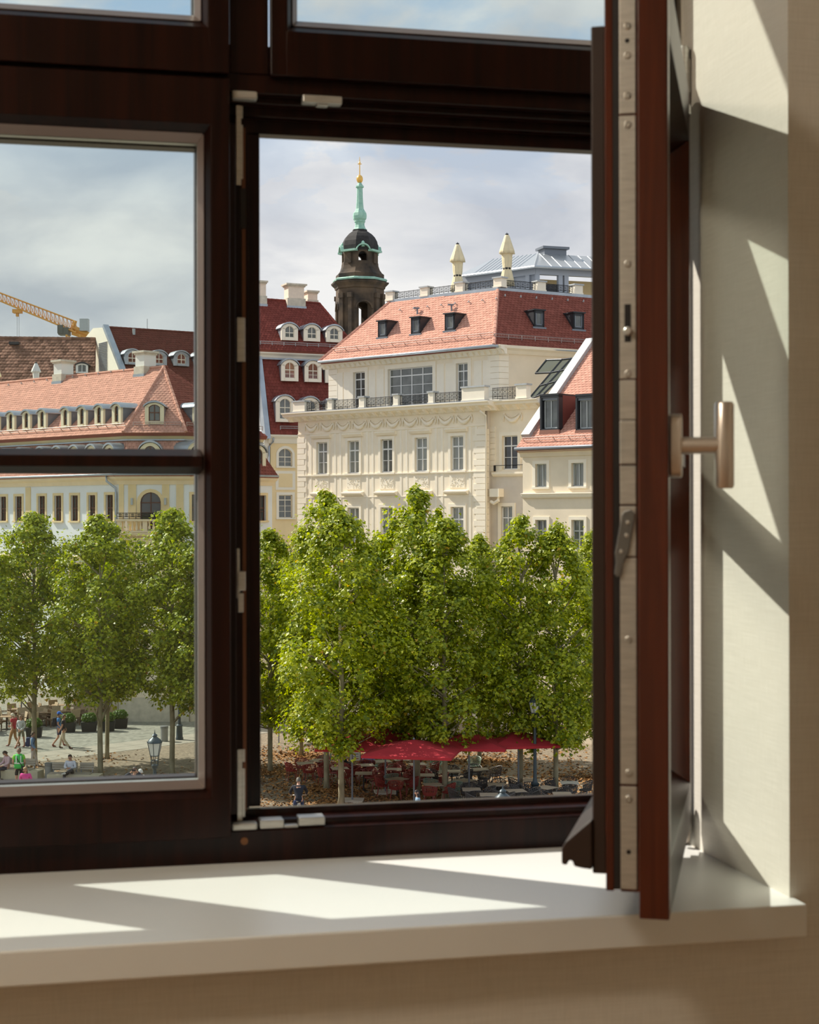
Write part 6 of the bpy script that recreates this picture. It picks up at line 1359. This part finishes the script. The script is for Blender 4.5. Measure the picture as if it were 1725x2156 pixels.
def person(label, P, rz, base=STAND, J=None, shirt=(.5, .5, .5), sleeve='long', legs=(.1, .1, .1), leg='long', hair=(.05, .03, .02), hairlen=0, shoe=(.03, .03, .03), sc=1.0, cap=None, group=None, skirt=None):
    t = thing('person', label, 'person', P, rz, group); t.scale = (sc,)*3; j = dict(base)
    if J: j.update(J)
    V = {k: Vector(v) for k, v in j.items()}; names = list(V); idx = {n: i for i, n in enumerate(names)}; pts = [V[n] for n in names]
    E = [(idx[a], idx[b]) for a, b in (('pel', 'spi'), ('spi', 'che'), ('che', 'nec'), ('nec', 'h1'), ('h1', 'h2'), ('h2', 'h3'), ('che', 'ls'), ('ls', 'le'), ('le', 'lw'), ('lw', 'lh'), ('che', 'rs'), ('rs', 're'), ('re', 'rw'), ('rw', 'rh'), ('pel', 'lp'), ('lp', 'lk'), ('lk', 'la'), ('la', 'lt'), ('pel', 'rp'), ('rp', 'rk'), ('rk', 'ra'), ('ra', 'rt'))]
    rad = dict(pel=(.135, .10), spi=(.12, .09), che=(.14, .10), nec=.055, h1=(.068, .075), h2=(.076, .088), h3=(.060, .070), ls=.062, le=.042, lw=.029, lh=.034, rs=.062, re=.042, rw=.029, rh=.034, lp=.085, lk=.058, la=.040, lt=.034, rp=.085, rk=.058, ra=.040, rt=.034)
    Rd = [rad[n] for n in names]
    for s_ in 'lr':                                   # five fingers, unequal, thumb from the side of the palm
        h_, w_ = V[s_+'h'], V[s_+'w']; d = (h_-w_).normalized(); sd = d.cross(Vector((0, 1, .2))).normalized()
        for q, (off, ln) in enumerate(((-.026, .075), (-.009, .088), (.009, .082), (.026, .064))):
            pts += [h_+sd*off+d*ln*.55, h_+sd*off*1.1+d*ln+Vector((0, .012, -.004))]; n = len(pts); E += [(idx[s_+'h'], n-2), (n-2, n-1)]; Rd += [.0095, .0085]
        pts.append(h_-d*.005+sd*(-.05 if s_ == 'l' else .05)+d*.02); E.append((idx[s_+'h'], len(pts)-1)); Rd.append(.011)
    hd = (V['h2']-V['h1']).normalized(); f_ = Vector((0, 1, 0)); f_ = (f_-hd*f_.dot(hd)).normalized()
    if 'look' in j: f_ = Vector(j['look']).normalized()
    pts.pop(idx['look']) if False else None
    sdv = f_.cross(hd); c_ = V['h1']*.35+V['h2']*.65
    pts.append(c_+f_*.105-hd*.012); E.append((idx['h2'], len(pts)-1)); Rd.append(.013)                     # nose
    for q in (-1, 1): pts.append(c_+sdv*q*.088-f_*.005); E.append((idx['h2'], len(pts)-1)); Rd.append(.016)   # ears
    body = skin_obj('body', pts, E, Rd, SKIN, t, idx['pel'])
    def part_skin(name, chain, ro, m, grow):
        ns = []; [ns.append(x) for ch in chain for x in ch if x not in ns]; ii = {n: k for k, n in enumerate(ns)}; ed = {(ii[a], ii[b]) for ch in chain for a, b in zip(ch, ch[1:])}
        rr = []
        for n in ns: b = rad.get(n.rstrip('*'), .05); rr.append(tuple(x+grow for x in b) if isinstance(b, tuple) else b+grow)
        return skin_obj(name, [V[n] if n in V else X[n] for n in ns], list(ed), rr, m, t, 0)
    X = {}
    for s_ in 'lr':
        X[s_+'e*'] = V[s_+'s']*.35+V[s_+'e']*.65; X[s_+'k*'] = V[s_+'p']*.15+V[s_+'k']*.85; rad[s_+'e*'] = .058; rad[s_+'k*'] = .078
    X['col'] = V['che']*.35+V['nec']*.65; rad['col'] = .070; X['hem'] = V['pel']-(V['spi']-V['pel'])*.25; rad['hem'] = (.138, .104); X['waist'] = V['pel']*.6+V['spi']*.4; rad['waist'] = (.118, .090)
    arms = (['che', 'ls', 'le', 'lw'], ['che', 'rs', 're', 'rw']) if sleeve == 'long' else (['che', 'ls', 'le*'], ['che', 'rs', 're*'])
    part_skin('shirt', (['hem', 'pel', 'spi', 'che', 'col'],)+arms, 0, pm(shirt), .020)
    lg = (['pel', 'lp', 'lk', 'la'], ['pel', 'rp', 'rk', 'ra']) if leg == 'long' else (['pel', 'lp', 'lk*'], ['pel', 'rp', 'rk*'])
    part_skin('trousers', lg+(['pel', 'waist'],), 0, pm(legs), .016)
    mb = MB()
    for s_ in 'lr':
        d = V[s_+'t']-V[s_+'a']; d.z = 0; d = d.normalized() if d.length > 1e-4 else Vector((0, 1, 0)); a_ = V[s_+'a']; lowz = V[s_+'t'].z-.035
        m_ = MB(); m_.ball(a_+d*.06+Vector((0, 0, lowz+.035-a_.z+.01)), .05, 8, 6, (1.0, 1.0, .8)); m_.ball(a_+d*.13+Vector((0, 0, lowz+.030-a_.z+.01)), .046, 8, 6, (1.0, 1.0, .7)); m_.tube([a_+Vector((0, 0, .02)), a_+d*.05+Vector((0, 0, lowz+.04-a_.z))], .048, 8); m_.build('shoe', pm(shoe), t, smooth=True)
    hm = pm(hair, .6); m_ = MB(); M3 = Matrix((sdv, f_, hd)).transposed(); cc = c_+hd*.012-f_*.012; n = 14
    rows_ = [(math.pi/2*k/4) for k in range(5)]; vs = []
    for th in rows_:
        for k in range(n):
            a = 2*math.pi*k/n; low = -.055 if math.sin(a) < .35 else .045; h_ = math.sin(th)*.118+(1-math.sin(th))*(low-(hairlen if math.sin(a) < .2 else 0)); r_ = math.cos(th)*.098+.004; vs.append(cc+M3 @ Vector((r_*math.cos(a)*.93, r_*math.sin(a)*1.06, h_)))
    m_.add(vs, [(i*n+k, i*n+(k+1) % n, (i+1)*n+(k+1) % n, (i+1)*n+k) for i in range(4) for k in range(n)]+[tuple(range(4*n, 5*n))]); m_.build('hair', hm, t, smooth=True)
    m_ = MB()
    for q in (-1, 1): m_.ball(c_+sdv*q*.032+f_*.084+hd*.014, .011, 6, 4)
    m_.tube([c_+sdv*-.024+f_*.086-hd*.052, c_+f_*.092-hd*.054, c_+sdv*.024+f_*.086-hd*.052], .006, 4); o = m_.build('face_features', pm((.06, .02, .02)), t); o['kind'] = 'stuff'
    if cap:
        m_ = MB(); m_.lathe([(.108, .02), (.108, .07), (.085, .12), (.03, .145), (0, .148)], cc-hd*.0, 14, M3); m_.hexa([cc+M3 @ Vector(p) for p in ((-.07, .08, .03), (.07, .08, .03), (.06, .19, .02), (-.06, .19, .02), (-.07, .08, .045), (.07, .08, .045), (.06, .19, .03), (-.06, .19, .03))]); m_.build('cap', pm(cap), t, smooth=40)
    return t
def backpack(label, who, c, P, rz, sc=1.0):
    t = thing('backpack', label, 'backpack', P, rz); t.scale = (sc,)*3
    MB().box(-.16, .16, -.31, -.13, 1.02, 1.46).build('bag', pm(c), t, bevel=.05); MB().box(-.12, .12, -.35, -.30, 1.05, 1.25).build('pocket', pm(c), t, bevel=.02)
    for s_ in (-1, 1): MB().tube([(s_*.11, -.14, 1.44), (s_*.12, .02, 1.50), (s_*.12, .135, 1.36), (s_*.13, .02, 1.12), (s_*.12, -.13, 1.06)], .016, 5).build('strap', pm(c), t)
gz_ = .012
def W_(x, y): return g(x, y, 0.0)
person('woman in red polo shirt and brown trousers with pale hair, at the far left', W_(29, 1572), face(70), J=dict(walk(1), rw=(.10, .24, 1.02), rh=(.04, .28, 1.03), h1=(0, .05, 1.55), h2=(0, .07, 1.615), h3=(0, .07, 1.68)), shirt=(.42, .03, .05), sleeve='short', legs=(.36, .20, .09), hair=(.62, .55, .42), shoe=(.20, .08, .06), sc=.98)
person('person in light grey sweater and olive shorts beside the woman in red', W_(44, 1574), face(160), J=dict(walk(-1), rw=(.02, .20, 1.0), rh=(-.04, .22, .98), lw=(-.10, .19, .93), lh=(-.05, .22, .90)), shirt=(.46, .48, .48), legs=(.20, .19, .13), leg='short', hair=(.20, .13, .08), shoe=(.30, .12, .09), sc=.93)
p3 = W_(124, 1572); person('man in blue cap and blue shirt with a backpack, walking right', p3, face(-82), J=walk(1), shirt=(.05, .22, .55), sleeve='short', legs=(.03, .04, .10), leg='short', hair=(.10, .06, .03), cap=(.03, .14, .60), shoe=(.22, .07, .05)); backpack('black backpack worn by the man in the blue cap', None, (.02, .02, .025), p3, face(-82))
person('man in black shirt and khaki trousers walking right beside the blue cap', W_(134, 1577), face(-88), J=walk(-1), shirt=(.018, .02, .03), sleeve='short', legs=(.50, .43, .32), hair=(.10, .06, .04), shoe=(.05, .035, .03), sc=.99)
p5 = W_(69, 1616); person('walker in blue shirt and pale trousers half hidden behind the leftmost trunk', p5, face(-80), J=walk(1), shirt=(.16, .28, .48), legs=(.58, .52, .48), hair=(.12, .08, .05), shoe=(.35, .30, .27), sc=.95); backpack('navy backpack worn by the walker behind the leftmost trunk', None, (.035, .055, .13), p5, face(-80), .95)
bq_ = BP2+Vector((math.cos(face(165)), math.sin(face(165)), 0))*.45
person('seated reader in pink shirt and dark trousers on the far left bench', bq_+UP*-.07+Vector((-math.sin(face(165)), math.cos(face(165)), 0))*.06, face(130), SIT, dict(h1=(0, .07, 1.15), h2=(0, .11, 1.21), h3=(0, .13, 1.27)), shirt=(.60, .42, .46), legs=(.022, .028, .05), hair=(.05, .03, .02), shoe=(.62, .60, .58))
p7 = W_(40, 1664); p7.z = gz_; person('man in bright green safety vest and black shorts seen from behind', p7, face(8), J=dict(lw=(-.20, .16, 1.02), lh=(-.16, .22, 1.02), rw=(.20, .16, 1.0), rh=(.18, .22, .98)), shirt=(.20, .62, .04), sleeve='short', legs=(.015, .015, .018), leg='short', hair=(.20, .12, .08), shoe=(.03, .03, .03), sc=1.02)
t = thing('reflective_vest', 'bright green vest with silver stripes worn by the man seen from behind', 'vest', p7, face(8)); t.scale = (1.02,)*3
VG = mat('vest_green', (0.06, 0.50, 0.10), .7); m_ = MB(); m_.lathe([(.195, .90), (.20, 1.02), (.185, 1.18), (.20, 1.34), (.19, 1.42), (.12, 1.49)], (0, 0, 0), 20, sq=lambda a: 1-.20*abs(math.sin(a))); m_.build('vest_body', VG, t, smooth=True)
SIL = mat('reflective_tape', (0.75, 0.78, 0.74), .4); MB().lathe([(.203, 1.10), (.202, 1.15)], (0, 0, 0), 20, sq=lambda a: 1-.20*abs(math.sin(a))).build('tape_band', SIL, t, smooth=True)
for q in (-.09, .09): MB().tube([(q, -.155, 1.14), (q, -.165, 1.30), (q, -.14, 1.44)], .022, 6).build('tape_band', SIL, t)
MB().tube([(-.13, -.13, 1.45), (0, -.175, 1.22), (.17, -.14, .98)], .014, 5).build('shoulder_strap', pm((.02, .02, .02)), t); MB().box(.12, .26, -.20, -.08, .84, 1.0).build('hip_bag', pm((.03, .03, .035)), t, bevel=.02)
p8 = W_(54, 1703); p8.z = gz_; person('woman in bright pink jacket with long fair hair facing the window', p8, face(176), J=dict(lw=(-.12, .22, 1.05), lh=(-.06, .27, 1.06), rw=(.12, .22, 1.05), rh=(.06, .27, 1.06)), shirt=(.72, .07, .30), legs=(.30, .26, .24), hair=(.42, .26, .13), hairlen=.16, sc=.95)
bp_ = BP+Vector((math.cos(face(175)), math.sin(face(175)), 0))*.18
person('man in white shirt and dark trousers sitting cross-legged on the stone bench', bp_+UP*-.07+Vector((-math.sin(face(175)), math.cos(face(175)), 0))*.05, face(172), SIT, dict(lk=(-.20, .36, .72), la=(.05, .50, .60), lt=(.12, .58, .58), lw=(-.10, .32, .82), lh=(-.06, .36, .80), rw=(.05, .30, .80), rh=(.0, .34, .80)), shirt=(.62, .64, .72), legs=(.05, .045, .045), hair=(.04, .025, .02), shoe=(.62, .62, .60))
p10 = W_(284, 1709); p10.z = gz_; UPARM = dict(le=(-.34, .18, 1.40), lw=(-.17, .30, 1.58), lh=(-.12, .31, 1.63), re=(.34, .18, 1.40), rw=(.10, .30, 1.56), rh=(.06, .31, 1.60), h1=(0, .0, 1.565), h2=(0, -.015, 1.635), h3=(0, -.04, 1.70))
person('man in dark jacket raising a phone to photograph the window', p10, face(178), J=UPARM, shirt=(.022, .028, .045), legs=(.40, .38, .36), hair=(.10, .08, .07), sc=1.0)
t = thing('smartphone', 'small phone held up by the man in the dark jacket', 'phone', p10+UP*1.66+RT*.02-FW*.34, face(178)); MB().box(-.075, .075, -.006, .006, -.04, .04).build('phone_body', pm((.03, .03, .035)), t, bevel=.006); MB().box(-.06, -.03, -.010, -.006, .0, .03).build('camera_lens', STEEL, t)
p11 = W_(297, 1706); p11.z = gz_; person('white-haired person in pale coat standing beside the photographing man', p11, face(60), shirt=(.55, .55, .52), legs=(.40, .38, .34), hair=(.72, .70, .66), sc=.93)
p15 = W_(880, 1760); p15.z = gz_; person('dark-haired woman at the bottom edge between the cafe trunks', p15, face(95), shirt=(.22, .34, .46), legs=(.10, .12, .20), hair=(.03, .02, .018), hairlen=.14, sc=.95)
q13 = at_z(727, 1640, gz_); person('person in black sitting at a table below the menu board', q13+UP*-.07, face(-80), SIT, dict(che=(0, -.10, .93), nec=(0, -.12, 1.09), h1=(0, -.10, 1.16), h2=(0, -.10, 1.235), h3=(0, -.11, 1.30), ls=(-.18, -.08, 1.02), rs=(.18, -.08, 1.02), rk=(.10, .50, .60), ra=(.08, .82, .34), rt=(.08, .92, .40)), shirt=(.015, .015, .018), legs=(.015, .015, .02), hair=(.03, .02, .02))
q14 = at_z(776, 1638, gz_); person('person in light blue shirt sitting with back to the window among red chairs', q14+UP*-.07, face(5), SIT, shirt=(.22, .38, .68), legs=(.10, .12, .20), hair=(.05, .03, .025))
for q_, rz_, lab in ((q13, face(-80), 'brick red lattice chair under the person in black'), (q14, face(5), 'brick red lattice chair under the person in light blue')): put('r', q_, rz_, lab, 'lattice cafe chairs')
# cyclist and bicycle
pc = g(629, 1738, gz_)
rzc = face(4)
CYC = dict(pel=(0, -.12, .98), spi=(0, -.05, 1.15), che=(0, .05, 1.34), nec=(0, .12, 1.49), h1=(0, .17, 1.56), h2=(0, .19, 1.63), h3=(0, .18, 1.70), ls=(-.19, .06, 1.42), le=(-.30, .22, 1.20), lw=(-.28, .46, 1.07), lh=(-.28, .52, 1.05), rs=(.19, .06, 1.42), re=(.30, .22, 1.20), rw=(.28, .46, 1.07), rh=(.28, .52, 1.05), lp=(-.10, -.10, .94), lk=(-.13, .22, .68), la=(-.13, .12, .26), lt=(-.13, .27, .24), rp=(.10, -.10, .94), rk=(.13, .28, .80), ra=(.13, .08, .48), rt=(.13, .23, .46))
person('cyclist in dark jacket and blue jeans riding away from the window', pc, rzc, STAND, CYC, shirt=(.012, .014, .022), legs=(.03, .05, .13), hair=(.10, .09, .07), sc=1.02)
bk = thing('bicycle', 'city bicycle with white fork and red rear light ridden by the cyclist', 'bicycle', pc, rzc)
for y in (-.52, .55):
    w_ = MB().tube([(0, y+.34*math.cos(2*math.pi*k/24), .35+.34*math.sin(2*math.pi*k/24)) for k in range(24)], .02, 6, closed=True).build('wheel', SEAL, bk, smooth=True)
    m_ = MB()
    for k in range(12): m_.tube([(0, y, .35), (0, y+.33*math.cos(2*math.pi*k/12), .35+.33*math.sin(2*math.pi*k/12))], .003, 3)
    o = m_.build('spokes', STEEL, w_); o['kind'] = 'stuff'
m_ = MB()
for a, b in (((0, -.02, .32), (0, -.14, .88)), ((0, -.02, .32), (0, .40, .86)), ((0, -.12, .80), (0, .38, .92)), ((.03, -.52, .35), (.02, -.13, .80)), ((-.03, -.52, .35), (-.02, -.13, .80)), ((.03, -.52, .35), (0, -.02, .32)), ((-.03, -.52, .35), (0, -.02, .32)), ((0, .38, 1.0), (0, .42, .75)), ((.04, .42, .75), (.04, .55, .35)), ((-.04, .42, .75), (-.04, .55, .35))): m_.tube([a, b], .017, 6)
m_.build('frame', mat('white_paint', (0.75, 0.75, 0.73), .4), bk, smooth=True)
MB().tube([(-.30, .50, 1.04), (-.10, .42, 1.06), (.10, .42, 1.06), (.30, .50, 1.04)], .014, 6).build('handlebar', STEEL, bk, smooth=True)
MB().ball((0, -.16, .92), .13, 10, 6, (.8, 1.1, .35)).build('saddle', SEAL, bk, smooth=True)
MB().box(-.03, .03, -.88, -.84, .55, .62).build('rear_light', mat('red_lens', (0.6, 0.02, 0.03), .3), bk, bevel=.01)
MB().box(-.22, -.07, -.74, -.40, .42, .74).build('pannier', mat('white_bag', (0.66, 0.65, 0.62), .7), bk, bevel=.03); MB().box(-.10, .10, -.72, -.34, .74, .77).build('luggage_rack', STEEL, bk)
